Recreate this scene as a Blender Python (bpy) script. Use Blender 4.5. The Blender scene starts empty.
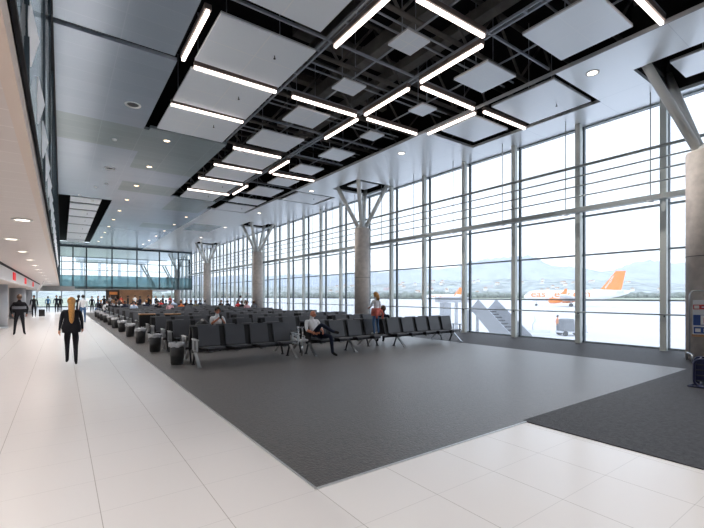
import bpy, bmesh, math, random
from mathutils import Vector, Matrix
random.seed(7)
scene = bpy.context.scene
COL = scene.collection
PI = math.pi

# ------------------------------------------------------------------ materials
def mat(name, col, rough=0.5, metal=0.0, spec=0.5, emit=0.0, ecol=None, var=0.0, vscale=8.0, bump=0.0, bscale=60.0):
    m = bpy.data.materials.new(name); m.use_nodes = True
    nt = m.node_tree; b = nt.nodes['Principled BSDF']
    b.inputs['Base Color'].default_value = (*col, 1)
    b.inputs['Roughness'].default_value = rough
    b.inputs['Metallic'].default_value = metal
    b.inputs['Specular IOR Level'].default_value = spec
    if emit:
        b.inputs['Emission Color'].default_value = (*(ecol or col), 1)
        b.inputs['Emission Strength'].default_value = emit
    if var or bump:
        tc = nt.nodes.new('ShaderNodeTexCoord')
    if var:
        n = nt.nodes.new('ShaderNodeTexNoise'); n.inputs['Scale'].default_value = vscale; n.inputs['Detail'].default_value = 5
        r = nt.nodes.new('ShaderNodeMapRange')
        r.inputs['From Min'].default_value = 0.3; r.inputs['From Max'].default_value = 0.7
        r.inputs['To Min'].default_value = 1 - var; r.inputs['To Max'].default_value = 1 + var
        mx = nt.nodes.new('ShaderNodeMix'); mx.data_type = 'RGBA'; mx.blend_type = 'MULTIPLY'; mx.inputs['Factor'].default_value = 1
        mx.inputs['A'].default_value = (*col, 1)
        nt.links.new(tc.outputs['Object'], n.inputs['Vector'])
        nt.links.new(n.outputs['Fac'], r.inputs['Value'])
        nt.links.new(r.outputs['Result'], mx.inputs['B'])
        nt.links.new(mx.outputs['Result'], b.inputs['Base Color'])
    if bump:
        n2 = nt.nodes.new('ShaderNodeTexNoise'); n2.inputs['Scale'].default_value = bscale; n2.inputs['Detail'].default_value = 3
        bp = nt.nodes.new('ShaderNodeBump'); bp.inputs['Strength'].default_value = bump; bp.inputs['Distance'].default_value = 0.01
        nt.links.new(tc.outputs['Object'], n2.inputs['Vector'])
        nt.links.new(n2.outputs['Fac'], bp.inputs['Height']); nt.links.new(bp.outputs['Normal'], b.inputs['Normal'])
    return m

def tiled(name, col, line, bw, bh, ox, oy, mortar, rough, spec=0.5, tone=0.04, axes='XY', metal=0.0):
    """joints drawn by a brick texture on the object's own coordinates"""
    m = mat(name, col, rough, metal, spec)
    nt = m.node_tree; b = nt.nodes['Principled BSDF']
    tc = nt.nodes.new('ShaderNodeTexCoord'); mp = nt.nodes.new('ShaderNodeMapping')
    mp.inputs['Location'].default_value = (-ox, -oy, 0)
    br = nt.nodes.new('ShaderNodeTexBrick'); br.offset = 0.0; br.squash = 1.0
    br.inputs['Scale'].default_value = 1.0
    br.inputs['Color1'].default_value = (*[c * (1 - tone) for c in col], 1)
    br.inputs['Color2'].default_value = (*[min(1, c * (1 + tone)) for c in col], 1)
    br.inputs['Mortar'].default_value = (*line, 1)
    br.inputs['Mortar Size'].default_value = mortar
    br.inputs['Mortar Smooth'].default_value = 0.1
    br.inputs['Brick Width'].default_value = bw; br.inputs['Row Height'].default_value = bh
    nt.links.new(tc.outputs['Object'], mp.inputs['Vector']); nt.links.new(mp.outputs['Vector'], br.inputs['Vector'])
    nt.links.new(br.outputs['Color'], b.inputs['Base Color'])
    return m

def glass_mat(name, tint, refl=0.06, veil=0.0, vcol=(1, 1, 1)):
    m = bpy.data.materials.new(name); m.use_nodes = True
    nt = m.node_tree; nt.nodes.clear()
    out = nt.nodes.new('ShaderNodeOutputMaterial')
    tr = nt.nodes.new('ShaderNodeBsdfTransparent'); tr.inputs['Color'].default_value = (*tint, 1)
    gl = nt.nodes.new('ShaderNodeBsdfGlossy'); gl.inputs['Roughness'].default_value = 0.02
    lw = nt.nodes.new('ShaderNodeLayerWeight'); lw.inputs['Blend'].default_value = 0.25
    mr = nt.nodes.new('ShaderNodeMapRange'); mr.inputs['To Min'].default_value = refl * 0.5; mr.inputs['To Max'].default_value = refl * 5
    nt.links.new(lw.outputs['Fresnel'], mr.inputs['Value'])
    mx = nt.nodes.new('ShaderNodeMixShader')
    nt.links.new(mr.outputs['Result'], mx.inputs['Fac'])
    last = tr
    if veil:
        tl = nt.nodes.new('ShaderNodeBsdfTranslucent'); tl.inputs['Color'].default_value = (*vcol, 1)
        m2 = nt.nodes.new('ShaderNodeMixShader'); m2.inputs['Fac'].default_value = veil
        nt.links.new(tr.outputs[0], m2.inputs[1]); nt.links.new(tl.outputs[0], m2.inputs[2]); last = m2
    nt.links.new(last.outputs[0], mx.inputs[1]); nt.links.new(gl.outputs[0], mx.inputs[2])
    nt.links.new(mx.outputs[0], out.inputs['Surface'])
    return m

M = {}
M['tile'] = tiled('pale_stone_tile', (.84, .805, .79), (.50, .46, .43), .79, 400, 1.83, -200, .0032, .2, .5, .0)
def faint_cross(m, rh, oy, dark):
    nt = m.node_tree; b = nt.nodes['Principled BSDF']; src = b.inputs['Base Color'].links[0].from_socket
    tc = nt.nodes.new('ShaderNodeTexCoord'); mp = nt.nodes.new('ShaderNodeMapping')
    br = nt.nodes.new('ShaderNodeTexBrick'); br.offset = 0; br.inputs['Scale'].default_value = 1
    br.inputs['Brick Width'].default_value = 400; br.inputs['Row Height'].default_value = rh; br.inputs['Mortar Size'].default_value = .003
    br.inputs['Color1'].default_value = br.inputs['Color2'].default_value = (1,1,1,1); br.inputs['Mortar'].default_value = (dark,)*3+(1,)
    mx = nt.nodes.new('ShaderNodeMix'); mx.data_type = 'RGBA'; mx.blend_type = 'MULTIPLY'; mx.inputs['Factor'].default_value = 1
    mp.inputs['Location'].default_value = (100, -oy+rh*40, 0)
    nt.links.new(tc.outputs['Object'], mp.inputs['Vector']); nt.links.new(mp.outputs['Vector'], br.inputs['Vector'])
    nt.links.new(src, mx.inputs['A']); nt.links.new(br.outputs['Color'], mx.inputs['B']); nt.links.new(mx.outputs['Result'], b.inputs['Base Color'])
faint_cross(M['tile'], .67, 3.08, .82)
M['carpet'] = mat('grey_carpet', (.046, .034, .028), .40, 0, .85, var=.6, vscale=22, bump=.8, bscale=45)
M['carpet_dark'] = mat('charcoal_carpet', (.032, .030, .034), .6, 0, .3, var=.6, vscale=20, bump=.5, bscale=140)
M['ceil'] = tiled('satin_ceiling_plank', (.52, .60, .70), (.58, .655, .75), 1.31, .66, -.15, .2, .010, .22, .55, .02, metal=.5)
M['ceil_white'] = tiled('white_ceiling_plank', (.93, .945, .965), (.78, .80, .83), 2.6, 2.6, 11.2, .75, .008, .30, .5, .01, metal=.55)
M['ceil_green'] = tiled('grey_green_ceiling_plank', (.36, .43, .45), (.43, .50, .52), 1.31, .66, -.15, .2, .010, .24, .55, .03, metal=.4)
M['panel'] = tiled('white_panel', (.88, .92, .97), (.96, .97, .98), 50, 50, 0, 0, .012, .4, .5, .0, metal=.12)
M['panel_window_lit'] = tiled('window_lit_white_panel', (.93, .94, .96), (.97, .97, .98), 50, 50, 0, 0, .012, .35, .5, .0, metal=.5)  # lit copy of the panel material; window light put into its lighter colour
M['panel_edge'] = mat('panel_edge_grey', (.42, .43, .45), .5)
M['soffit'] = tiled('beige_soffit_plank', (.60, .525, .485), (.70, .63, .59), 60, .335, -30, .07, .008, .32, .5, .015)
M['soffit_trim'] = mat('tan_soffit_trim', (.62, .50, .42), .4)
for k_, w_ in (('carpet', .28), ('carpet_dark', .04)):
    b_ = M[k_].node_tree.nodes['Principled BSDF']; b_.inputs['Sheen Weight'].default_value = w_; b_.inputs['Sheen Roughness'].default_value = .35
M['carpet'].node_tree.nodes['Principled BSDF'].inputs['Coat Weight'].default_value = .22; M['carpet'].node_tree.nodes['Principled BSDF'].inputs['Coat Roughness'].default_value = .34
M['black'] = mat('matt_black', (.012, .012, .014), .7, 0, .3)
M['void'] = mat('black_roof_deck', (.010, .010, .012), .9, 0, .1)
M['duct'] = mat('dusty_grey_duct', (.11, .105, .10), .6, 0, .4, var=.2, vscale=3)
M['runner'] = mat('blue_grey_runner', (.30, .33, .38), .4, .3)
M['truss'] = mat('grey_painted_steel', (.10, .096, .092), .6)
M['housing'] = mat('lamp_housing_brown_grey', (.14, .11, .10), .5)
M['lamp'] = mat('warm_white_diffuser', (1, .95, .9), .5, emit=3.4, ecol=(1, .87, .80))
M['lens'] = mat('downlight_lens', (1, .9, .75), .5, emit=5.0, ecol=(1, .70, .42))
M['lens_cool'] = mat('downlight_lens_neutral', (1, .95, .9), .5, emit=4.0, ecol=(1, .88, .72))
M['ring'] = mat('white_trim_ring', (.82, .82, .82), .4)
M['mullion'] = mat('grey_green_aluminium', (.62, .65, .62), .38, .15, var=.04, vscale=2)
M['frame_dark'] = mat('dark_window_frame', (.05, .07, .085), .4, .3)
M['transom'] = mat('grey_transom', (.30, .34, .36), .4, .3)
M['glass'] = glass_mat('window_glass', (.97, .975, .98), .05, .08)
M['glass_in'] = glass_mat('interior_glass', (.92, .96, .97), .08)
M['glass_teal'] = glass_mat('teal_balustrade_glass', (.55, .72, .74), .14, .3, (.50, .66, .68))
M['steel'] = mat('brushed_steel', (.62, .64, .66), .28, .9)
M['chrome'] = mat('chrome', (.78, .79, .80), .14, 1.0)
M['rail'] = mat('painted_grey_rail', (.36, .39, .39), .35, .3)
M['concrete'] = mat('raw_concrete', (.72, .65, .60), .75, 0, .3, var=.12, vscale=5, bump=.15, bscale=30)
M['strut'] = mat('warm_grey_strut_paint', (.86, .87, .85), .35, 0, .5)
M['vinyl'] = mat('black_vinyl', (.078, .081, .092), .38, 0, .5, bump=.08, bscale=80)
M['shell'] = mat('black_plastic_shell', (.012, .012, .014), .45)
M['bracket'] = mat('dark_grey_bracket', (.05, .05, .055), .4, .6)
M['bin'] = mat('charcoal_bin', (.075, .078, .082), .5)
M['bag'] = mat('thin_plastic_bag', (.46, .47, .50), .35, 0, .5, var=.2, vscale=30)
M['wood'] = mat('tan_wood', (.42, .21, .09), .45, var=.2, vscale=4)
M['wood_wall'] = mat('brown_wood_panelling', (.50, .30, .17), .5, var=.15, vscale=1.5)
M['white'] = mat('white_paint', (.80, .80, .80), .5)
M['red'] = mat('red_sign', (.75, .02, .03), .5, emit=.35, ecol=(.9, .02, .03))
M['grey_col'] = mat('grey_column_paint', (.36, .38, .41), .4)
M['wall'] = mat('pale_wall', (.55, .54, .53), .6)
M['dark_wall'] = mat('dark_shopfront', (.12, .11, .11), .5)
M['navy'] = mat('navy_tube', (.02, .025, .07), .35, .3)
M['apron'] = mat('pale_concrete_apron', (.62, .62, .63), .9, 0, .2, var=.05, vscale=.15)
M['grass'] = mat('dry_grass', (.36, .39, .30), .95, 0, .1, var=.2, vscale=.02)
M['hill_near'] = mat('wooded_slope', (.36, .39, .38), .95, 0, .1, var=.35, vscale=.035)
M['hill_far'] = mat('hazed_hills', (.45, .49, .55), .95, 0, .1, var=.10, vscale=.006)  # distance haze is put into the pale blue of the hills
M['tree'] = mat('tree_green', (.20, .23, .20), .9, var=.3, vscale=.3)
M['house'] = mat('pale_house', (.80, .76, .72), .8)
M['plane'] = mat('aircraft_white', (.86, .86, .87), .3)
M['orange'] = mat('aircraft_orange', (.95, .25, .02), .4)
M['tyre'] = mat('tyre_black', (.03, .03, .03), .7)
M['bridge'] = mat('bridge_grey', (.66, .67, .72), .5)
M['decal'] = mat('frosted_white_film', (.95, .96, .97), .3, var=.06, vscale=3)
M['hivis'] = mat('orange_vest', (.9, .35, .15), .7)
M['blue_print'] = mat('poster_blue', (.03, .08, .28), .5)
M['pale_print'] = mat('poster_pale', (.75, .77, .80), .5)
M['red_print'] = mat('poster_red', (.55, .05, .06), .5)
M['ad_glow'] = mat('orange_menu_glow', (.9, .35, .12), .5, emit=.12, ecol=(1, .35, .1))
# people
M['skin'] = mat('skin', (.55, .27, .18), .55)
M['skin_red'] = mat('ruddy_skin', (.62, .24, .14), .5)
M['skin_dark'] = mat('tanned_skin', (.33, .15, .09), .55)
def cloth(n, c): M[n] = mat(n, c, .85, 0, .2, var=.12, vscale=14)
cloth('black_cloth', (.014, .014, .018)); cloth('navy_cloth', (.016, .02, .04)); cloth('white_cloth', (.78, .78, .80))
cloth('grey_cloth', (.22, .23, .25)); cloth('denim', (.07, .14, .27)); cloth('coral_cloth', (.62, .16, .13))
cloth('red_cloth', (.5, .04, .04)); cloth('blue_cloth', (.10, .25, .5)); cloth('olive_cloth', (.12, .13, .09))
cloth('pink_cloth', (.62, .35, .38)); cloth('pale_blue_cloth', (.42, .52, .68)); cloth('shoe_dark', (.02, .018, .018))
cloth('shoe_pale', (.6, .6, .6)); cloth('orange_cloth', (.70, .20, .06)); cloth('reflective_band', (.20, .21, .24))
M['hair_blond'] = mat('copper_blond_hair', (.48, .23, .06), .55, var=.3, vscale=40)
M['hair_dark'] = mat('dark_hair', (.02, .015, .012), .6)
M['hair_brown'] = mat('brown_hair', (.10, .05, .025), .6)
M['eye'] = mat('eye_dark', (.02, .015, .012), .3)
M['lips'] = mat('lips', (.40, .12, .10), .5)

# ------------------------------------------------------------------ mesh builder
class MB:
    def __init__(s): s.v = []; s.f = []; s.sm = []
    def add(s, vs, fs, smooth=False):
        o = len(s.v); s.v += [tuple(v) for v in vs]
        for f in fs: s.f.append([i + o for i in f]); s.sm.append(smooth)
        return s
    def box(s, x0, x1, y0, y1, z0, z1):
        v = [(x0,y0,z0),(x1,y0,z0),(x1,y1,z0),(x0,y1,z0),(x0,y0,z1),(x1,y0,z1),(x1,y1,z1),(x0,y1,z1)]
        return s.add(v, [[3,2,1,0],[4,5,6,7],[0,1,5,4],[1,2,6,5],[2,3,7,6],[3,0,4,7]])
    def bar(s, p, q, w, h, up=(0,0,1)):
        p = Vector(p); q = Vector(q); d = (q - p).normalized(); u = Vector(up)
        a = d.cross(u)
        if a.length < 1e-4: a = d.cross(Vector((1,0,0)))
        a.normalize(); b = a.cross(d).normalized()
        v = []
        for c in (p, q):
            for i, j in ((-1,-1),(1,-1),(1,1),(-1,1)): v.append(c + a*(i*w/2) + b*(j*h/2))
        return s.add(v, [[0,1,2,3],[7,6,5,4],[4,5,1,0],[5,6,2,1],[6,7,3,2],[7,4,0,3]])
    def tube(s, p, q, r, n=12, r2=None):
        p = Vector(p); q = Vector(q); d = (q - p).normalized()
        a = d.cross(Vector((0,0,1)))
        if a.length < 1e-3: a = d.cross(Vector((1,0,0)))
        a.normalize(); b = d.cross(a).normalized(); r2 = r if r2 is None else r2
        v = []
        for c, rr in ((p, r), (q, r2)):
            for k in range(n):
                t = 2*PI*k/n; v.append(c + a*(rr*math.cos(t)) + b*(rr*math.sin(t)))
        s.add(v, [[k, n+k, n+(k+1) % n, (k+1) % n] for k in range(n)], True)
        o = len(s.v) - 2*n
        s.f.append([o+k for k in range(n)]); s.sm.append(False)
        s.f.append([o+2*n-1-k for k in range(n)]); s.sm.append(False)
        return s
    def path(s, pts, r, n=10):
        """one swept tube through the points"""
        P = [Vector(p) for p in pts]; rings = []
        prev = None
        for i, p in enumerate(P):
            d = (P[min(i+1, len(P)-1)] - P[max(i-1, 0)]).normalized()
            if prev is None:
                a = d.cross(Vector((0,0,1)))
                if a.length < 1e-3: a = d.cross(Vector((1,0,0)))
            else: a = prev - d*prev.dot(d)
            a.normalize(); prev = a; b = d.cross(a)
            rr = r[i] if isinstance(r, (list, tuple)) else r
            rings.append([p + a*(rr*math.cos(2*PI*k/n)) + b*(rr*math.sin(2*PI*k/n)) for k in range(n)])
        vs = [v for ring in rings for v in ring]; fs = []
        for i in range(len(P)-1):
            for k in range(n): fs.append([i*n+k, (i+1)*n+k, (i+1)*n+(k+1) % n, i*n+(k+1) % n])
        fs.append(list(range(n))); fs.append([(len(P)-1)*n + n-1-k for k in range(n)])
        return s.add(vs, fs, True)
    def prism(s, pts, vec):
        n = len(pts); vec = Vector(vec); P = [Vector(p) for p in pts]
        nrm = Vector((0,0,0))
        for i in range(n): nrm += P[i].cross(P[(i+1) % n])
        if nrm.dot(vec) > 0: P.reverse()
        v = P + [p + vec for p in P]
        fs = [list(range(n)), [2*n-1-i for i in range(n)]] + [[(i+1) % n, i, n+i, n+(i+1) % n] for i in range(n)]
        return s.add(v, fs)
    def lathe(s, prof, c=(0,0,0), n=20, axis='z', cap=True):
        vs = []
        for r, h in prof:
            for k in range(n):
                a = 2*PI*k/n; x, y = r*math.cos(a), r*math.sin(a)
                vs.append((c[0]+x, c[1]+y, c[2]+h) if axis == 'z' else (c[0]+h, c[1]+x, c[2]+y))
        fs = []
        for i in range(len(prof)-1):
            for k in range(n): fs.append([i*n+k, i*n+(k+1) % n, (i+1)*n+(k+1) % n, (i+1)*n+k])
        s.add(vs, fs, True)
        if cap:
            o = len(s.v) - len(vs)
            if prof[0][0] > 1e-4: s.f.append([o+n-1-k for k in range(n)]); s.sm.append(False)
            if prof[-1][0] > 1e-4: s.f.append([o+(len(prof)-1)*n+k for k in range(n)]); s.sm.append(False)
        return s
    def ball(s, c, r, sx=1, sy=1, sz=1, n=12, m=8):
        prof = [(max(1e-5, r*math.sin(PI*i/m)), -r*math.cos(PI*i/m)) for i in range(m+1)]
        o = len(s.v); s.lathe(prof, (0,0,0), n, cap=False)
        for i in range(o, len(s.v)):
            x, y, z = s.v[i]; s.v[i] = (c[0]+x*sx, c[1]+y*sy, c[2]+z*sz)
        return s
    def mesh(s, name, bevel=0):
        me = bpy.data.meshes.new(name); me.from_pydata([tuple(v) for v in s.v], [], s.f)
        me.polygons.foreach_set('use_smooth', s.sm)
        if bevel:
            bm = bmesh.new(); bm.from_mesh(me)
            bmesh.ops.bevel(bm, geom=[e for e in bm.edges], offset=bevel, segments=2, affect='EDGES', profile=.6)
            bm.to_mesh(me); bm.free()
        me.update(); return me
    def build(s, name, m, parent=None, loc=None, rz=0, bevel=0):
        me = s.mesh(name, bevel); me.materials.append(M[m] if isinstance(m, str) else m)
        return link(name, me, parent, loc, rz)

def link(name, me, parent=None, loc=None, rz=0):
    o = bpy.data.objects.new(name, me); COL.objects.link(o)
    if parent: o.parent = parent
    if loc: o.location = loc
    o.rotation_euler.z = rz
    return o
def tag(o, label, cat, group=None, kind=None):
    o['label'] = label; o['category'] = cat
    if group: o['group'] = group
    if kind: o['kind'] = kind
    return o
def thing(name, label, cat, loc=(0,0,0), rz=0, group=None):
    o = bpy.data.objects.new(name, None); COL.objects.link(o); o.location = loc; o.rotation_euler.z = rz
    o.empty_display_size = .1
    return tag(o, label, cat, group)
def struct(name, mb, m, label=None, loc=None, parent=None):
    o = mb.build(name, m, parent, loc)
    if not parent:
        o['kind'] = 'structure'; o['label'] = label or name.replace('_', ' ') + ' of the departure hall'; o['category'] = name.split('_')[0]
    return o
def dup(root, loc, label=None, rz=None, group=None):
    r = root.copy(); COL.objects.link(r); r.location = loc
    if rz is not None: r.rotation_euler.z = rz
    if label: r['label'] = label
    if group: r['group'] = group
    for ch in list(root.children):
        c = ch.copy(); COL.objects.link(c); c.parent = r
        for g in list(ch.children):
            d = g.copy(); COL.objects.link(d); d.parent = c
    return r
ORD = 'first second third fourth fifth sixth seventh eighth ninth tenth eleventh twelfth thirteenth fourteenth fifteenth sixteenth seventeenth eighteenth nineteenth twentieth'.split()
ORD += ['twenty-' + w for w in ORD[:9]] + ['thirtieth'] + ['thirty-' + w for w in ORD[:9]]

# ------------------------------------------------------------------ camera
F_PX, Y_HOR, YAW, EYE = 406.392, 296.095, 0.620516, 1.7
cam = bpy.data.cameras.new('camera'); camo = bpy.data.objects.new('camera', cam); COL.objects.link(camo)
cam.sensor_width = 36; cam.lens = F_PX*36/704; cam.shift_y = (Y_HOR-264)/704
cam.clip_start = .05; cam.clip_end = 9000
camo.location = (0, 0, EYE); camo.rotation_euler = (PI/2, 0, -YAW)
scene.camera = camo
def gx(px, Y):
    """X of the point seen at column px when it stands at depth Y"""
    r = (px-352)/F_PX; c, s = math.cos(YAW), math.sin(YAW)
    return Y*(r*c+s)/(-r*s+c)

def at(px, fw):
    r = (px-352)/F_PX*fw; c, s = math.cos(YAW), math.sin(YAW)
    return (r*c+fw*s, -r*s+fw*c)
H = 7.9; XG = 15.6; YB = 77.0; YN = -7.0; MEZ = 60.0
# ------------------------------------------------------------------ floor
struct('floor', MB().box(-6, 15.62, YN, YB, -.3, 0), 'tile', 'pale stone tile floor of the hall')
struct('floor_carpet', MB().prism([(1.83,3.1,0),(5.1,3.1,0),(5.1,3.15,0),(11.8,3.15,0),(11.8,50,0),(1.83,50,0)], (0,0,.012)), 'carpet', 'grey carpet field under the seating')
struct('floor_carpet_border', MB().prism([(5.1,YN+.1,0),(15.55,YN+.1,0),(15.55,74,0),(11.8,74,0),(11.8,3.15,0),(5.1,3.15,0)], (0,0,.012)), 'carpet_dark', 'charcoal carpet border along the window wall')
struct('trim_1', MB().box(1.815, 1.83, 3.1, 50, 0, .014), 'steel', 'thin metal edge strip between tile and carpet')
struct('trim_2', MB().box(1.83, 5.1, 3.085, 3.1, 0, .014), 'steel', 'thin metal edge strip across the front of the carpet')

# ------------------------------------------------------------------ ceiling
T = .10
def slab(name, m, x0, x1, y0, y1, label, z=H):
    return struct(name, MB().box(x0, x1, y0, y1, z, z+T), m, label)
slab('ceiling', 'ceil', -.15, 2.38, 0.2, 11.2, 'grey ceiling field beside the upstairs glass, near end')
slab('ceiling', 'ceil', -.15, 2.48, 11.42, 16.75, 'grey ceiling field beside the upstairs glass')
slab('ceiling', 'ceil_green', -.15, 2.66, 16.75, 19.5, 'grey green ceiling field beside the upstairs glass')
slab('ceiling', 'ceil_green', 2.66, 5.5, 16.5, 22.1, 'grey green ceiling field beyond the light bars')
slab('ceiling', 'ceil', -.15, 2.66, 19.5, 30.4, 'light grey ceiling field with speaker rings')
slab('ceiling', 'ceil', 2.66, 5.5, 22.1, 24.9, 'light grey ceiling field with downlight')
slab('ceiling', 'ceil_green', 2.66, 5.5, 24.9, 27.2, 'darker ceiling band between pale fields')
slab('ceiling', 'ceil', 2.66, 5.5, 27.2, MEZ, 'long pale ceiling field over the middle of the hall')
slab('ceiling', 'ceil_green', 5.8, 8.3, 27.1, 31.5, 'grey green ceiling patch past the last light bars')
slab('ceiling', 'ceil', 5.5, 8.65, 31.5, MEZ, 'pale ceiling over the far seating')
slab('ceiling', 'ceil', 5.5, 5.8, 27.1, 31.5, 'narrow pale ceiling piece')
slab('ceiling', 'ceil', 8.3, 8.65, 29.4, 31.5, 'small pale ceiling piece')
slab('ceiling', 'ceil_white', 8.65, 11.2, 29.4, MEZ, 'white ceiling over the far seats')
slab('ceiling', 'ceil', -.15, 2.66, 57, MEZ, 'ceiling end by the balcony')
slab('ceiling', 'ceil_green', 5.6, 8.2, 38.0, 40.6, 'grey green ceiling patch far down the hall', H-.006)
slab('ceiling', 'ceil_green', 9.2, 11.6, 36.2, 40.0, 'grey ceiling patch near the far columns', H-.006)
# white strip along the windows with openings round the column heads and hung panels
COLY = [3.33, 18.6, 33.8, 49.0, 64.2]; CX = 14.0; OP = 1.25
cuts = [('c', y-OP, y+OP) for y in COLY] + [('w', 5.93, 10.9), ('w', 21.4, 24.0)]
ys = sorted({YN, MEZ, *[a for _, a, b in cuts if b < MEZ], *[b for _, a, b in cuts if b < MEZ]})
for a, b in zip(ys, ys[1:]):
    mid = (a+b)/2; kind = next((k for k, p, q in cuts if p < mid < q), None)
    lab = f'white ceiling strip along the windows, {ORD[ys.index(a)]} piece'
    if kind is None: slab('ceiling', 'ceil_white', 11.2, XG, a, b, lab)
    elif kind == 'c':
        slab('ceiling', 'ceil_white', 11.2, CX-OP, a, b, lab); slab('ceiling', 'ceil_white', CX+OP, XG, a, b, lab + ' by the glass')
    else: slab('ceiling', 'ceil_white', 14.0, XG, a, b, lab)
slab('ceiling', 'ceil', -6, -.35, YN, 75, 'ceiling of the upstairs corridor')
slab('ceiling', 'ceil_white', -.35, XG, MEZ, YB, 'ceiling over the balcony')
slab('ceiling', 'ceil', -.15, 11.2, YN, -2.0, 'ceiling behind the viewpoint')
# roof deck above the open grid
struct('ceiling_deck', MB().box(-6.2, 22, YN-.2, YB+.2, 10.3, 10.6), 'void', 'black roof deck above the open ceiling')
struct('ceiling_deck_side', MB().box(15.62, 15.8, YN, YB, H+.1, 10.3), 'black', 'black upstand above the window head')
struct('trim_3', MB().box(-.33, -.15, YN, 60, H-.05, H+.1), 'black', 'black channel at the head of the upstairs glass')
struct('trim_4', MB().box(11.17, 11.2, -2, 29.4, H-.01, H+.09), 'panel_edge', 'grey edge of the white ceiling strip')

# open ceiling: hung panels
def panel(x0, x1, y0, y1, label, z=H, t=.07, name='ceiling_panel'):
    o = thing(name, label, 'ceiling panel', ((x0+x1)/2, (y0+y1)/2, z), 0, 'hung ceiling panels')
    w, d = (x1-x0)/2, (y1-y0)/2
    MB().box(-w, w, -d, d, .0, t*.45).build('face_board', 'panel_window_lit' if x0 > 8.7 else 'panel', o)
    MB().box(-w, w, -d, d, t*.45, t).build('edge_frame', 'panel_edge', o)
    for sx in (-1, 1):
        MB().tube((sx*w*.6, 0, t), (sx*w*.6, 0, 2.35), .012, 6).build('hanger_rod', 'runner', o)
    if w*d > 1.0:
        MB().tube((w*.35, -d*.3, 0), (w*.35, -d*.3, -.07), .012, 6).lathe([(.03,-.085),(.03,-.07)], (w*.35,-d*.3,0), 8).build('sprinkler', 'bracket', o)
    return o
big = [(2.85,5.25,8.93,11.1),(2.87,5.26,11.56,13.78),(2.87,5.27,14.12,16.4),(2.95,4.95,5.9,8.2)]
for (a,b,c,d), w in zip(big, ('between the first and second crosswise light bars','between the second and third crosswise light bars','behind the third crosswise light bar','closest overhead, before the first crosswise light bar'.replace('closest','directly'))):
    panel(a,b,c,d, f'large grey-white hung ceiling panel {w}')
for i, (c, d) in enumerate([(16.97,18.77),(19.65,21.4),(22.15,24.2),(24.85,26.9)]):
    panel(6.02,8.02,c,d, f'pale hung panel between light bars of the ladder ceiling, {ORD[i]} from the viewer')
left_sq = [(6.57,7.32,6.96,7.66),(6.57,7.36,9.57,10.24),(6.33,7.56,11.87,13.09),(6.1,7.87,14.28,15.9),(6.57,7.3,4.3,5.0)]
nm = ['small square','small square hung by a pipe','medium square','large oblong','small square overhead']
for q, n in zip(left_sq, ['small square panel in the open grid, before the middle crosswise light','small square panel in the open grid, beside the single light bar','medium panel in the open grid, under the truss','oblong panel in the open grid, the last before the ladder ceiling','small square panel in the open grid, almost overhead']):
    panel(*q, 'white ' + n)
right_sq = [(9.16,10.45,6.65,7.79),(9.47,10.15,9.35,10.0),(9.47,10.15,12.05,12.73),(9.27,10.43,14.36,15.56),(9.18,10.45,16.98,18.2),(9.2,10.47,19.55,20.9),(9.1,10.65,21.8,23.7),(8.9,10.9,24.9,26.4),(8.9,11.0,27.0,29.2)]
for i, q in enumerate(right_sq): panel(*q, f'white panel of the window-side line in the open grid, {ORD[i]} from the viewer')
panel(8.9,10.7,3.85,5.5,'big white hung panel with a sprinkler, beside the short light bar')
panel(9.2,10.4,1.2,2.4,'white hung panel above the dark carpet')
panel(11.6,13.5,8.93,10.46,'white panel in the window strip recess, the smaller of two')
panel(11.46,13.72,6.1,8.18,'white panel in the window strip recess, the larger of two')
panel(11.5,13.75,21.6,23.85,'white panel in the recess between the second and third columns')
for i, y in enumerate(COLY[:4]):
    panel(13.4,14.7,y-.65,y+.62, f'white panel hung in the opening above the {ORD[i]} concrete column', H+.12)
gaps = [30.5, 32.6, 35.1, 38.3, 42.4, 48.2, 54.0, 57.0]
for k, (a, b) in enumerate(zip(gaps, gaps[1:])):
    panel(.45,2.1,a+.25,b-.25, f'grey baffle panel of the recess by the upstairs glass, {ORD[k]} one', H)

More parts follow.
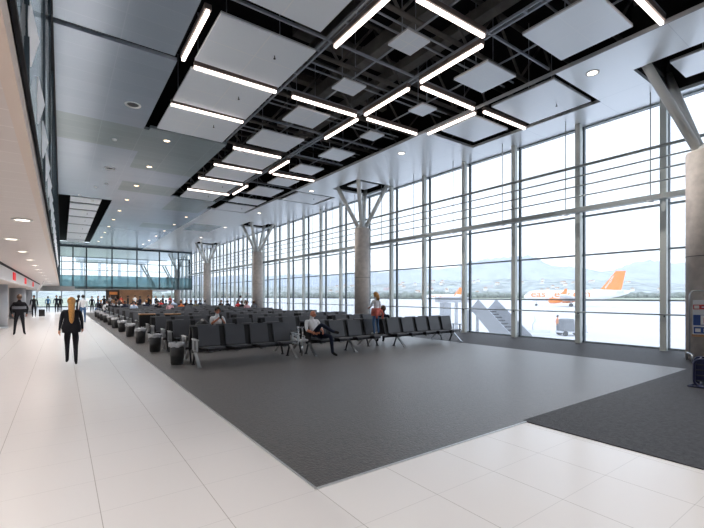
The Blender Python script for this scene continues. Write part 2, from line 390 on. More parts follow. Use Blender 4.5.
# linear lights
def bar_light(p, q, label):
    v = Vector((q[0]-p[0], q[1]-p[1], 0)); L = v.length; a = math.atan2(v.y, v.x)
    o = thing('linear_light', label, 'light', ((p[0]+q[0])/2, (p[1]+q[1])/2, H), a, 'linear ceiling lights')
    MB().box(-L/2, L/2, -.075, .075, .0, .12).build('housing', 'housing', o)
    MB().box(-L/2+.01, L/2-.01, -.036, .036, -.07, -.001).build('diffuser', 'lamp', o)
bars = [((2.58,8.95),(2.58,11.2),'lengthwise light bar in the black channel beside the big panels'),
 ((5.5,6.3),(5.5,8.42),'lengthwise light bar on the first double runner'),
 ((2.9,11.38),(5.28,11.33),'crosswise light bar between big panels, first'),
 ((2.86,14.02),(5.24,13.98),'crosswise light bar between big panels, second'),
 ((5.8,11.3),(8.2,11.24),'crosswise light bar in the open grid before the medium panel'),
 ((8.4,11.42),(8.4,13.56),'lengthwise light bar in the middle line beyond the crossing'),
 ((8.4,8.84),(8.4,11.0),'lengthwise light bar in the middle line before the crossing'),
 ((8.42,6.26),(8.42,8.38),'lengthwise light bar in the middle line almost overhead'),
 ((8.64,11.2),(11.0,11.16),'crosswise light bar by the window strip, beyond the middle crossing'),
 ((8.64,8.58),(11.05,8.57),'crosswise light bar by the window strip, before the crossing'),
 ((6.0,6.08),(8.16,6.03),'crosswise light bar almost overhead in the open grid'),
 ((8.7,3.42),(11.05,3.4),'short light bar at the edge above the dark carpet'),
 ((11.49,8.5),(13.88,8.47),'crosswise light bar between the two recess panels'),
 ((11.34,8.72),(11.34,10.9),'lengthwise light bar at the edge of the white strip'),
 ((5.8,16.6),(7.95,16.58),'crosswise light bar of the ladder ceiling, first'),
 ((5.8,19.22),(8.15,19.18),'crosswise light bar of the ladder ceiling, second'),
 ((5.8,21.88),(8.15,21.82),'crosswise light bar of the ladder ceiling, third'),
 ((5.9,24.56),(8.3,24.5),'crosswise light bar of the ladder ceiling, fourth'),
 ((8.46,16.8),(8.46,18.9),'lengthwise light bar between ladder ceiling and window-side line, first'),
 ((8.46,21.9),(8.46,24.2),'lengthwise light bar between ladder ceiling and window-side line, second'),
 ((8.68,19.0),(11.0,18.9),'crosswise light bar in the window-side line beyond the second column')]
for p, q, l in bars: bar_light(p, q, 'white ' + l)
# the same lamps go on behind the viewpoint
for i, yy in enumerate((-1.6, 1.0)):
    bar_light((2.9,yy),(5.3,yy), f'white crosswise light bar overhead, {ORD[i]} of two')

# slim runners of the open grid
def runner(p, q, label, w=.05, h=.06, z=H+.12, pair=False, name='ceiling_runner'):
    v = Vector((q[0]-p[0], q[1]-p[1], 0)); L = v.length; a = math.atan2(v.y, v.x)
    m = MB()
    if pair:
        m.box(-L/2,L/2,-.10,-.05,0,h).box(-L/2,L/2,.05,.10,0,h)
        for i in range(int(L/1.3)): m.box(-L/2+.6+i*1.3,-L/2+.66+i*1.3,-.05,.05,0,h)
    else: m.box(-L/2,L/2,-w/2,w/2,0,h)
    o = m.build(name, 'runner', None, ((p[0]+q[0])/2,(p[1]+q[1])/2,z), a)
    return tag(o, label, 'ceiling runner', 'runners of the open ceiling')
for x, y1, l in ((5.4,16.5,'beside the big panels'),(8.42,29.3,'along the middle line of lights')):
    runner((x,-2),(x,y1), 'double blue-grey runner ' + l, pair=True)
for i, y in enumerate((.75,3.36,6.05,8.53,11.25,13.65,16.3,18.95,21.6,24.2,26.8)):
    runner((5.4 if y < 16 else 8.4, y),(11.1,y), f'crosswise blue-grey runner of the open grid, {ORD[i]} from the viewer', w=.045, h=.06)
runner((2.45,8.53),(5.4,8.53),'crosswise blue-grey runner before the first big panel')
for x, l in ((6.95,'left'),(9.8,'right')):
    runner((x,-2),(x,16.2 if x < 8 else 29), 'thin lengthwise rail carrying the ' + ('small panels over the seating side' if x < 8 else 'window-side panels'), w=.03, h=.04, z=H+.16)
for i, y in enumerate((4.5,4.8,7.15,7.45,9.75,10.05,12.3,12.6,14.9,15.25)):
    runner((5.45,y),(11.1,y), f'thin crosswise rail above the square panels, {ORD[i]} from the viewer', w=.03, h=.04, z=H+.22)
# ducts and trusses in the roof void
def duct(x0,x1,y0,y1,z0,z1,label,m='duct'):
    o = thing('air_duct', label, 'duct', ((x0+x1)/2,(y0+y1)/2,z0), 0, 'air ducts in the roof void')
    w,d,h = (x1-x0)/2,(y1-y0)/2,z1-z0
    MB().box(-w,w,-d,d,0,h).build('duct_body', m, o)
    long_y = d > w; n = int(max(w,d)*2/1.4)
    for i in range(n):
        t = -max(w,d)+.7+i*1.4
        (MB().box(-w-.02,w+.02,t-.02,t+.02,-.02,h+.02) if long_y else MB().box(t-.02,t+.02,-d-.02,d+.02,-.02,h+.02)).build('flange', m, o)
duct(7.5,7.9,-2,16,8.9,9.3,'long grey duct above the small square panels')
duct(9.0,9.35,-2,28,9.1,9.4,'long grey duct above the middle line of lights')
duct(5.6,11,5.1,5.45,9.45,9.7,'grey crosswise duct almost overhead')
duct(5.6,11,12.9,13.2,9.45,9.7,'grey crosswise duct beside the medium panel')
duct(5.6,11,10.5,10.9,9.45,9.75,'grey crosswise duct before the single light bar')
duct(6.0,6.3,2,12,8.95,9.2,'narrow grey duct over the double runner')
def truss(y, label):
    o = thing('roof_truss', label, 'truss', (8.3,y,8.45), 0, 'roof trusses')
    MB().tube((-3.2,0,0),(7.1,0,0),.06,8).build('chord','truss',o); MB().tube((-3.2,0,1.5),(7.1,0,1.5),.07,8).build('chord','truss',o)
    x = -3.0
    for i in range(8):
        MB().tube((x,0,0 if i%2 else 1.5),(x+1.25,0,1.5 if i%2 else 0),.04,8).build('web_member','truss',o); x += 1.25
for i, y in enumerate((1.9,4.6,7.2,9.8,12.4,15.0,17.6,20.2,22.8,25.4,28.0)): truss(y, f'grey tubular truss in the roof void, {ORD[i]} from the viewer')

# downlights: ring, glowing lens and a spot lamp
spot_i = 0
def downlight(x, y, z, label, r=.10, lens='lens', power=60, ang=120, group='downlights'):
    o = thing('downlight', label, 'light', (x,y,z), 0, group)
    MB().lathe([(r*1.35,-.012),(r*1.35,0),(r*.98,0),(r*.98,-.012),(r*1.35,-.012)], n=20, cap=False).build('trim_ring','ring',o)
    MB().lathe([(r*.98,-.006),(r*.98,.0)], n=16).build('lens', lens, o)
    if power:
        l = bpy.data.lights.new('downlight_lamp','SPOT'); l.energy = power; l.spot_size = math.radians(ang); l.spot_blend = .8
        l.color = (1,.95,.91); l.shadow_soft_size = .1
        lo = bpy.data.objects.new('lamp', l); COL.objects.link(lo); lo.parent = o; lo.location = (0,0,-.05)
P_HALL = 720; P_SOF = 120
for i, y in enumerate((17.5,21.5,25.6,29.7,33.8,38.0,42.0,46.1,50.2,54.2)):
    downlight(3.42,y,H, f'warm downlight of the line over the walkway edge, {ORD[i]} from the viewer', power=P_HALL)
for i, y in enumerate((33.5,37.6,41.8,45.9,50.0,54.1)):
    downlight(7.95,y,H, f'warm downlight of the line over the far seats, {ORD[i]} from the viewer', power=P_HALL)
for i, y in enumerate((5.3,13.1,20.9,28.7,36.5,44.3)):
    downlight(12.0,y,H, f'round downlight in the white window strip, {ORD[i]} from the viewer', .13, 'lens_cool', P_HALL)
for i, y in enumerate((-5.5,-3.5,-1.0,-5.5,-2.5,.5,-5.0)):  # unseen lamps added to brighten the tiles in front
    downlight((2.2,2.2,7.0,7.0,5.0,3.9,9.9)[i],y,H, f'added fill downlight behind the viewpoint, {ORD[i]}', .13, 'lens_cool', P_HALL*.42)
SZ = 2.9
for i, y in enumerate((6,12,19,27,36,46)):  # lamps added upstairs to brighten the corridor behind its glass
    downlight(-3.2,y,H, f'added fill downlight of the upstairs corridor, {ORD[i]} along it', .1, 'lens_cool', 550, 150, 'added corridor fill lamps')
for i, (x, y) in enumerate(((-.5,8.2),(-.86,11.1),(-.86,14.05),(-.86,17.1),(-.86,20.1),(-.86,23.1),(-.86,26.1),(-.86,30.),(-.86,35.),(-.86,41.),(-.86,48.))):
    downlight(x,y,SZ, f'downlight in the low beige soffit, {ORD[i]} from the viewer', .10, 'lens_cool', P_SOF, 140, 'soffit downlights')
for i, (x, y) in enumerate(((-1.0,4.6),(-1.0,1.2),(-1.0,-2))):
    downlight(x,y,SZ, f'soffit downlight beside the viewpoint, {ORD[i]}', .10, 'lens_cool', P_SOF, 140, 'soffit downlights')
for i, (x, y) in enumerate(((1.88,14.83),(1.89,22.87))):
    o = thing('ceiling_speaker', f'round recessed ceiling speaker ring, the {("one before the grey green field","one beyond the grey green field")[i]}', 'speaker', (x,y,H), 0, 'ceiling speakers')
    MB().lathe([(.24,-.02),(.24,0),(.17,0),(.17,-.01),(.24,-.02)], n=24, cap=False).build('ring','ring',o)
    MB().lathe([(.17,-.004),(.17,0)], n=20).build('grille','bracket',o)
for i, (x, y) in enumerate(((1.57,27.2),(1.64,31.3),(.9,30),(2.0,26.0),(1.7,18.5))):
    tag(MB().lathe([(.07,-.05),(.09,-.02),(.09,0)], n=12).build('smoke_detector','ring',None,(x,y,H)), f'small round smoke detector on the ceiling by the upstairs glass, {ORD[i]}', 'detector', 'smoke detectors')

# ------------------------------------------------------------------ window wall
MY = [4.57+2.557*k for k in range(-4, 28)]
for i, y in enumerate(MY):
    if y > YB: break
    struct(f'trim_{10+i}', MB().box(15.1,15.27,y-.03,y+.14,.012,H+.05), 'mullion', f'grey-green window mullion, {ORD[i]} along the wall')
    if i == 0: continue
    y0 = MY[i-1]; fr = MB()
    for z, h in ((.02,.08),(1.56,.05),(3.2,.06),(4.62,.07),(H-.02,.06)):
        fr.box(15.56,15.66,y0+.09,y+.03,z-h/2,z+h/2)
    fr2 = struct(f'window_{i}', fr, 'transom', f'glazed bay {ORD[i-1]} along the window wall')
    MB().box(15.55,15.68,y+.03,y+.09,.012,H+.05).build('frame','frame_dark',fr2)
    MB().box(15.6,15.62,y0+.09,y+.03,.03,H).build('pane','glass',fr2)
# brackets between mullion and frame are hidden; catwalk with its rails and hangers
cw = thing('maintenance_catwalk', 'long grey catwalk beam with four rails slung along the windows', 'catwalk', (14.6,0,0))
MB().box(-.12,.12,YN,MEZ-.2,4.60,4.76).build('beam','rail',cw)
for z, r in ((5.16,.026),(5.52,.026),(5.86,.026),(6.2,.05)): MB().tube((0,YN,z),(0,MEZ-.2,z),r,8).build('guard_rail','rail',cw)
for y in [q for q in MY[1:] if q < MEZ-.6]:
    MB().tube((0,y+.22,4.76),(0,y+.22,H),.016,6).build('hanger_wire','rail',cw)
    MB().box(-.16,.10,y+.16,y+.28,4.57,4.60).build('hanger_bracket','white',cw)
hr = thing('hand_rail', 'thin metal handrail running along the mullions at waist height', 'railing', (15.02,0,0))
MB().tube((0,YN,1.13),(0,YB-3,1.13),.024,10).build('rail_tube','rail',hr)
for y in MY[1:]:
    if y < YB-3: MB().tube((0,y,1.10),(.09,y,1.06),.016,6).ball((.0,y,1.07),.02).build('rail_bracket','frame_dark',hr)

# columns with four branching struts
for i, y in enumerate(COLY):
    o = thing('column', f'round concrete column with four branching struts, {ORD[i]} along the windows', 'column', (CX,y,0), 0, 'concrete columns')
    MB().lathe([(.43,.012),(.43,5.5),(.41,5.56)], n=36).build('shaft','concrete',o)
    for zz in (2.75,):
        MB().lathe([(.432,zz),(.434,zz+.008),(.432,zz+.016)], n=36, cap=False).build('joint','bracket',o)
    MB().lathe([(.30,5.56),(.26,5.66),(.14,5.76)], n=24).build('strut_base','strut',o)
    for sx in (-1,1):
        for sy in (-1,1):
            MB().tube((sx*.10,sy*.10,5.5),(sx*1.20,sy*1.20,8.5),.115,16).build('strut','strut',o)
    for sx, sy in ((-1,0),(1,0),(0,-1),(0,1)):
        pass
# dark upstands lining the column openings
for i, y in enumerate(COLY[:4]):
    m = MB().box(CX-OP-.03,CX+OP,y-OP-.03,y-OP,H+.1,9.6).box(CX-OP-.03,CX+OP,y+OP,y+OP+.03,H+.1,9.6).box(CX-OP-.03,CX-OP,y-OP,y+OP,H+.1,9.6).box(CX+OP,CX+OP+.03,y-OP,y+OP,H+.1,9.6)
    struct(f'trim_{60+i}', m, 'black', f'black lining of the ceiling opening above the {ORD[i]} column')

# ------------------------------------------------------------------ low mezzanine beside the walkway
struct('wall_left', MB().box(-6.2,-6,YN,YB,0,10.3), 'wall', 'far side wall behind the shopfronts')
struct('wall_back', MB().box(-6.2,15.8,YN-.2,YN,0,10.3), 'wall', 'wall behind the viewpoint')
struct('ceiling_soffit', MB().box(-1.75,-.27,YN,MEZ,SZ,SZ+.12), 'soffit', 'low beige plank soffit over the walkway')
struct('ceiling_soffit_shop', MB().box(-6,-1.84,YN,MEZ,2.32,2.4), 'soffit', 'lower beige soffit inside the shop fronts')
struct('floor_upstairs', MB().box(-6,-.2,YN,MEZ,SZ+.12,SZ+.25), 'white', 'upstairs corridor slab')
struct('trim_5', MB().box(-.27,-.20,YN,MEZ,SZ-.03,SZ+.2), 'soffit_trim', 'tan edge trim of the low soffit')
struct('trim_6', MB().box(-.20,-.175,YN,MEZ,SZ+.17,SZ+.21), 'black', 'black base channel of the upstairs glass')
gw = MB()
for k in range(16):
    gw.box(-.215,-.195,-4+4.0*k,-.05+4.0*k,SZ+.2,H)
gl = struct('window_60', MB().box(-.215,-.195,YN,MEZ,SZ+.2,H-.04), 'glass_in', 'upstairs corridor glass above the low soffit')
for k in range(16):
    y = 3.6+3.4*k
    if y < MEZ: MB().box(-.23,-.18,y-.02,y+.02,SZ+.2,H-.05).build('glazing_bar','frame_dark',gl)
# frosted white shapes on the upstairs glass
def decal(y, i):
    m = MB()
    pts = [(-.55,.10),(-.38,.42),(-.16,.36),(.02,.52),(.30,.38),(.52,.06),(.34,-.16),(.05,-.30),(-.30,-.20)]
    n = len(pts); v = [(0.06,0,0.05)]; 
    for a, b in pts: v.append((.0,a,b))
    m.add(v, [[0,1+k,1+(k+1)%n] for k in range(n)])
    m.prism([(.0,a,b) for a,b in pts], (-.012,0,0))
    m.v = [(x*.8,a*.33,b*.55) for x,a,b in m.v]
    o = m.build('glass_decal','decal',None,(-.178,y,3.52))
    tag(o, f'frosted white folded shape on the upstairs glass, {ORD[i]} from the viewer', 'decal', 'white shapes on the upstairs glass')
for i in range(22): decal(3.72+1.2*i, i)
fa = thing('shop_fascia', 'white shop fascia band with red squares above the shop openings', 'sign', (-1.75,0,0))
MB().box(-.08,0,2,52,2.32,2.82).build('fascia_board','white',fa)
MB().box(-.10,.03,2,52,2.82,2.9).build('top_channel','black',fa)
for y in (23.3,30.3,38.2): MB().box(0,.03,y,y+1.1,2.42,2.76).build('red_square','red',fa)
bs = thing('blade_sign', 'slanted white blade sign hanging at the end of the shop fascia', 'sign', (-1.72,41,2.05))
MB().prism([(.05,0,.0),(.22,0,.0),(.62,0,.85),(.45,0,.85)], (0,.05,0)).build('blade','white',bs)
MB().box(.5,.58,0,.05,.83,.9).build('hanger','shell',bs)
for i, (x, y, r) in enumerate(((-2.75,28.3,.42),(-2.75,40.4,.5),(-2.9,52,.5),(-3.0,16.0,.42))):
    o = thing('shop_column', f'smooth grey column under the shop soffit, {ORD[i]} listed along the fascia', 'column', (x,y,0), 0, 'shop columns')
    MB().lathe([(r,.0),(r,2.32)], n=28).build('shaft','grey_col',o); MB().lathe([(r+.02,0),(r+.02,.1)], n=28).build('base_ring','steel',o)
for i, y in enumerate((20.,32.,44.,55.)):
    struct(f'wall_shop_{i+1}', MB().box(-6,-3.9,y,y+6,0,2.32), 'dark_wall' if i % 2 else 'wall', f'shop wall {ORD[i]} along the walkway')

# ------------------------------------------------------------------ far balcony across the hall
struct('floor_balcony', MB().box(-.2,15.1,MEZ+.1,YB,2.62,2.9), 'soffit', 'balcony slab across the end of the hall')
struct('trim_7', MB().box(-6,1.3,MEZ-.06,MEZ+.1,2.3,2.9), 'wall', 'pale bulkhead at the end of the low soffit')
bal = thing('balcony_balustrade', 'teal glass balustrade along the far balcony', 'balustrade', (0,MEZ,0))
xs = [-.2,1.13,2.51,5.24,8.08,10.8,13.2,15.0]
for a, b in zip(xs, xs[1:]): MB().box(a+.03,b-.03,0,.03,2.6,4.2).build('glass_panel','glass_teal',bal)
MB().box(-.2,15.0,-.03,.06,2.54,2.62).build('bottom_rail','transom',bal)
MB().box(-.2,15.0,-.03,.06,4.2,4.26).build('top_rail','transom',bal)
bw = struct('window_61', MB().box(-.2,15.0,MEZ+.02,MEZ+.06,5.85,5.93), 'frame_dark', 'glazed screen above the far balcony')
for x in xs: MB().box(x-.07,x+.07,MEZ-.05,MEZ+.12,2.6,H).build('glazing_bar','frame_dark',bw)
MB().box(-.2,15.0,MEZ-.03,MEZ+.1,H-.22,H).build('head_bar','frame_dark',bw)
for a, b in zip(xs, xs[1:]): MB().box(a+.07,b-.07,MEZ+.04,MEZ+.06,4.26,H-.2).build('pane','glass_in',bw)
for j, (a, b) in enumerate(zip([-6,-3,0,3,6,9,12],[-3,0,3,6,9,12,15.1])):
    w = struct(f'window_{70+j}', MB().box(a,b,YB-.05,YB,.0,.15).box(a,b,YB-.05,YB,2.5,3.0).box(a,b,YB-.05,YB,5.8,5.9).box(a,b,YB-.05,YB,H-.1,H).box(a-.06,a+.06,YB-.1,YB,0,H), 'transom', f'end wall glazing bay {ORD[j]} across')
    MB().box(a,b,YB-.02,YB,.1,H).build('pane','glass',w)
gp = thing('portal_frame', 'dark door frame standing on the far balcony by the windows', 'frame', (14.1,MEZ+.5,2.9))
MB().box(-.75,-.6,0,.2,0,4.0).build('post','frame_dark',gp); MB().box(.75,.6,0,.2,0,4.0).build('post','frame_dark',gp); MB().box(-.75,.75,0,.2,3.85,4.0).build('lintel','frame_dark',gp)
for j, x in enumerate((10.2,12.9)):
    o = thing('balcony_strut', f'slanted pair of white struts rising from the balcony, {("nearer the middle","beside the dark door frame")[j]}', 'strut', (x,MEZ+1.2,2.9), 0, 'struts on the balcony')
    MB().tube((0,0,.1),(-1.5,0,3.0),.09,10).build('strut','white',o); MB().tube((.3,.3,.1),(-1.1,.3,3.0),.09,10).build('strut','white',o)
# timber bar and kiosk under the balcony
tb = thing('timber_bar_wall', 'brown timber clad bar block under the far balcony', 'bar', (0,66,0))
xa, xb, xc = gx(106,66), gx(119,66), gx(152,66)
MB().box(xa,xb,.0,.3,0,2.6).build('side_panel','dark_wall',tb); MB().box(xb,xc,-.4,.3,0,2.6).build('timber_panel','wood_wall',tb)
MB().box(xa+.4,xb-.2,-.1,0,1.9,2.3).build('menu_board','ad_glow',tb); MB().box(xa,xb+.6,-1.4,-1.0,0,1.1).build('counter','wood',tb)
for i, px in enumerate((99,117,134,148)):
    downlight(gx(px,62.5),62.5,2.62, f'small downlight under the far balcony, {ORD[i]} from the walkway', .09, 'lens', 60, 140, 'balcony downlights')

# ------------------------------------------------------------------ seating
PITCH = .66
def bench_parts(o, n, full, arms=(True,True), legs=None):
    L = n*PITCH
    MB().box(-.05,L+.05,-.06,.02,.33,.39).build('beam','bracket',o)
    def leg(x):
        m = MB().bar((x,-.02,.37),(x,-.42,.03),.035,.07,(1,0,0)).box(x-.04,x+.04,-.47,-.37,.012,.035)
        m.build('leg','steel',o)
        MB().bar((x,-.02,.36),(x,.12,.03),.03,.04,(1,0,0)).box(x-.03,x+.03,.07,.17,.012,.03).build('leg','bracket',o)
    for x in (legs or (.02, L-.06)): leg(x)
    def arm(x):
        m = MB().box(x-.025,x+.025,-.37,-.33,.36,.65).box(x-.025,x+.025,-.06,-.02,.36,.65).box(x-.03,x+.03,-.44,.02,.645,.67).box(x-.02,x+.02,-.37,0,.36,.39)
        m.build('armrest','steel',o)
    if arms[0]: arm(-.02)
    if arms[1]: arm(L+.02)
    if full:
        for i in range(n):
            x0 = i*PITCH+.06; x1 = (i+1)*PITCH-.04
            st = o['_seat'] if False else None
            if 'seat' not in PROT: PROT['seat'] = mk_seat()
            for nm, me, mt in PROT['seat']:
                c = bpy.data.objects.new(nm, me); COL.objects.link(c); c.parent = o; c.location = (i*PITCH,0,0)
    else:
        m = MB(); m2 = MB(); m3 = MB()
        for i in range(n):
            x0 = i*PITCH+.125; x1 = (i+1)*PITCH-.025
            m.prism([(x0,-.45,.43),(x0,0,.41),(x0,0,.46),(x0,-.45,.48)], (x1-x0,0,0))
            m2.prism([(x0,-.02,.47),(x0,.10,.96),(x0,.14,.95),(x0,.03,.45)], (x1-x0,0,0))
            m3.prism([(x0-.12,.03,.42),(x0-.12,.145,.925),(x0-.12,.18,.92),(x0-.12,.07,.40)], (PITCH-.02,0,0))  # full-width black sheet standing for the shade between pads
        m.build('seat_pans','vinyl',o).name = 'seat'; m2.build('backrest','vinyl',o); m3.build('gap_shade_shell','shell',o)
PROT = {}
def mk_seat():
    a, b = .125, PITCH-.025
    pan = MB().prism([(a,-.46,.445),(a,-.44,.485),(a,-.02,.455),(a,.02,.42)], (b-a,0,0)).mesh('seat', .012); pan.materials.append(M['vinyl'])
    bk = MB().prism([(a,-.03,.47),(a,.0,.465),(a,.14,.955),(a,.10,.965),(a,.03,.72)], (b-a,0,0)).mesh('backrest', .008); bk.materials.append(M['vinyl'])
    sh = MB().prism([(.0,.02,.45),(.0,.145,.925),(.0,.19,.92),(.0,.07,.40),(.0,-.05,.38)], (PITCH-.02,0,0)).mesh('gap_shade_shell'); sh.materials.append(M['shell'])  # seat shell widened past the pad, its black doubling as shade in gaps
    br = MB().box(.27,.43,-.30,.0,.35,.42).mesh('seat_bracket'); br.materials.append(M['bracket'])
    cup = MB().lathe([(.04,.315),(.075,.345),(.075,.352)], (.35,-.22,0), 12).mesh('bracket_cap'); cup.materials.append(M['steel'])
    return [('seat',pan,None),('backrest',bk,None),('gap_shade_shell',sh,None),('seat_bracket',br,None),('bracket_cap',cup,None)]
NR = 13
protos = {}
for k in range(NR):
    Y = 10.3+2.8*k
    if k == 0: secs = [(2.62,4,'walkway end'),(5.78,4,'middle'),(8.72,5,'window end')]
    else: secs = [(2.62,4,'walkway end'),(5.6,4,'middle'),(8.5,4 if k in (2,3,5,8) else 3,'window end')]
    for side in (0, 1):
        for x, n, w in secs:
            full = k < 5
            label = f'black {n}-seat bench, {w} of {ORD[k]} block, ' + ('facing the viewer' if side == 0 else 'facing the balcony')
            loc = (x,Y,0) if side == 0 else (x+n*PITCH,Y+.62,0); rz = 0 if side == 0 else PI
            arms = {'walkway end': (True,True), 'middle': (False,False), 'window end': (False,True)}[w]
            if side: arms = arms[::-1]
            legs = {'middle': (.02,1.42), 'window end': (.48,3.30)}.get(w) if k == 0 and side == 0 else None
            key = (n, full, arms, legs)
            if key in protos:
                dup(protos[key], loc, label, rz)
            else:
                o = thing('beam_bench', label, 'bench', loc, rz, 'black beam benches'); bench_parts(o, n, full, arms, legs); protos[key] = o
# little tables at the joints of the front row
for i, x in enumerate((5.50,)):
    o = thing('joint_table', 'small pale round table with chrome posts between two front row benches', 'table', (x,10.12,0))
    MB().lathe([(.17,.44),(.18,.46),(.18,.475)], n=20).build('table_top','ring',o)
    MB().tube((0,0,.012),(0,0,.44),.03,10).build('leg','chrome',o)
    MB().tube((-.06,.05,.47),(-.10,.05,.82),.025,8).tube((.07,.05,.47),(.03,.05,.80),.025,8).box(-.14,.08,.03,.07,.80,.84).build('chrome_post','chrome',o)
    MB().lathe([(.05,.475),(.06,.55),(.02,.6)], (.03,-.04,0), 12).build('metal_cap','chrome',o)
# bins at the walkway ends
def mk_bin(loc, label):
    o = thing('waste_bin', label, 'bin', loc, 0, 'waste bins at the bench ends')
    MB().lathe([(.14,.013),(.175,.50),(.18,.52),(.165,.52),(.15,.05)], n=24, cap=True).build('bin_body','bin',o)
    m = MB(); prof = [(.186,.45),(.190,.49),(.19,.535),(.175,.55),(.165,.52),(.15,.45)]
    m.lathe(prof, n=24, cap=False)
    for j, (a, b, c) in enumerate(m.v):
        s = 1+.06*math.sin(j*2.3)+.04*math.sin(j*.9); m.v[j] = (a*s, b*s, c+.012*math.sin(j*1.7))
    m.build('bag_liner','bag',o)
    return o
b0 = mk_bin((2.33,10.72,0), 'charcoal bin with pale bag liner at the end of the first seating block')
for k in range(1,11):
    dup(b0, (2.33-.01*(k % 3),10.72+2.8*k+.05*(k % 2),0), f'charcoal bin with pale bag liner at the end of the {ORD[k]} seating block', rz=k*.8)
# tan topped charging counters in the aisles
for i, (px, Y) in enumerate(((147,18.0),(172.5,17.6))):
    o = thing('counter_table', f'narrow counter with tan wooden top among the benches, {("nearer the walkway","nearer the windows")[i]}', 'table', (gx(px,Y),Y,0), 0, 'tan topped counters')
    MB().box(-.3,.3,-.12,.12,.955,1.0).build('table_top','wood',o)
    for sx in (-.26,.26): MB().box(sx-.03,sx+.03,-.1,.1,.012,.955).build('leg','shell',o)
    MB().box(-.26,.26,-.02,.02,.5,.95).build('modesty_panel','shell',o)
for i, (px, Y) in enumerate(((233,37.2),(103,56.5),(112,58),(172,56),(188,57.5))):
    o = thing('cafe_table', f'white cafe table among the crowd, {ORD[i]} listed', 'table', (gx(px,Y),Y,0), 0, 'white cafe tables')
    MB().box(-.9 if i == 0 else -.4,.9 if i == 0 else .4,-.4,.4,.72,.76).build('table_top','white',o); MB().tube((0,0,0),(0,0,.72),.04,8).build('leg','steel',o)

# ------------------------------------------------------------------ sign stand and bag rack by the first column
st = thing('poster_stand', 'metal tube stand holding an information poster before the concrete column', 'sign', (*at(689.5,10.5),0), -YAW-.47)
fr_pts = [(-.0,0,.16),(-.0,0,1.72)] + [(.12-.12*math.cos(t*PI/10),0,1.72+.12*math.sin(t*PI/10)) for t in range(1,6)] + [(.78,0,1.84)] + [(.78+.12*math.sin(t*PI/10),0,1.72+.12*math.cos(t*PI/10)) for t in range(1,6)] + [(.90,0,.16)]
MB().path(fr_pts, .018, 10).build('tube_frame','steel',st)
for x in (0,.9):
    pts = [(x,-.24,.014)] + [(x,-.24+.06-.06*math.cos(t*PI/8),.16+.06*math.sin(t*PI/8)) for t in range(0,5)] + [(x,.18+.06*math.sin(t*PI/8),.16+.06*math.cos(t*PI/8)) for t in range(0,5)] + [(x,.24,.014)]
    MB().path(pts, .02, 8).build('foot','steel',st)
pb = MB().box(.07,.83,-.015,.015,.70,1.60).build('poster_board','pale_print',st)
MB().box(.05,.85,-.02,.02,.66,.72).build('board_edge','wood',pb)
MB().box(.07,.83,-.019,-.015,1.36,1.48).build('red_band','red_print',pb)
MB().box(.09,.19,-.022,-.019,1.38,1.46).build('badge','white',pb).hide_render = False
MB().box(.24,.60,-.021,-.019,1.405,1.435).build('band_line','pale_print',pb)
MB().box(.07,.83,-.018,-.015,.95,1.22).build('blue_panel','blue_print',pb)
MB().box(.22,.44,-.021,-.018,.97,1.21).build('picture','white',pb)
MB().box(.28,.38,-.024,-.021,1.02,1.15).build('picture_mark','red_print',pb)
MB().box(.08,.42,-.019,-.015,.74,.91).build('picture','blue_print',pb)
MB().box(.11,.22,-.022,-.019,.78,.87).box(.28,.39,-.022,-.019,.78,.87).build('picture_inset','white',pb)
cg = thing('bag_gauge', 'navy tubular bag gauge cage standing on the dark carpet', 'rack', (*at(695.5,7.6),0), -1.325)
def rect_loop(x0,x1,z0,z1,y,r=.09):
    pts = []
    for cx, cz, a0 in ((x1-r,z0+r,-90),(x1-r,z1-r,0),(x0+r,z1-r,90),(x0+r,z0+r,180)):
        for t in range(0,91,30): pts.append((cx+r*math.cos(math.radians(a0+t)), y, cz+r*math.sin(math.radians(a0+t))))
    return pts + pts[:1]
for y in (0,.42): MB().path(rect_loop(-.02,.6,.02,.52,y), .022, 8).build('side_loop','navy',cg)
for z in (.12,.22,.32,.42): MB().tube((0,0,z),(.58,0,z),.01,8).build('bar','shell',cg)
for z in (.03,.51):
    for x in (.08,.5): MB().tube((x,0,z),(x,.42,z),.018,8).build('cross_bar','navy',cg)
MB().box(.0,.56,.39,.41,.06,.48).build('back_panel','navy',cg); MB().path([(-.10,-.12,.022),(-.06,0,.03),(0,.02,.05)], .02, 8).path([(-.10,-.12,.022),(.62,-.12,.022)], .02, 8).build('foot_bar','navy',cg)

# ------------------------------------------------------------------ people
def blend(a, b, t): return tuple(a[i]+(b[i]-a[i])*t for i in range(3))
STAND = dict(pelvis=(0,0,.95), waist=(0,.0,1.10), chest=(0,.01,1.29), neck0=(0,.01,1.46), neck=(0,0,1.53), head0=(0,-.015,1.60), head=(0,-.015,1.68), top=(0,-.005,1.75),
  nose=(0,-.115,1.625),
  shl=(.175,.01,1.42), ell=(.225,.03,1.15), wrl=(.235,-.04,.90), hal=(.235,-.06,.83),
  shr=(-.175,.01,1.42), elr=(-.225,.03,1.15), wrr=(-.235,-.04,.90), har=(-.235,-.06,.83),
  hpl=(.09,0,.90), knl=(.10,-.015,.50), anl=(.10,.025,.09), tol=(.12,-.15,.035),
  hpr=(-.09,0,.90), knr=(-.10,-.015,.50), anr=(-.10,.025,.09), tor=(-.12,-.15,.035))
RAD = dict(pelvis=(.15,.11), waist=(.135,.10), chest=(.16,.115), neck0=(.075,.07), neck=(.052,.055), head0=(.068,.085), head=(.078,.095), top=(.05,.06), nose=(.014,.014),
  shl=(.062,.062), ell=(.043,.043), wrl=(.029,.027), hal=(.04,.018), shr=(.062,.062), elr=(.043,.043), wrr=(.029,.027), har=(.04,.018),
  hpl=(.095,.1), knl=(.06,.06), anl=(.042,.042), tol=(.042,.03), hpr=(.095,.1), knr=(.06,.06), anr=(.042,.042), tor=(.042,.03))
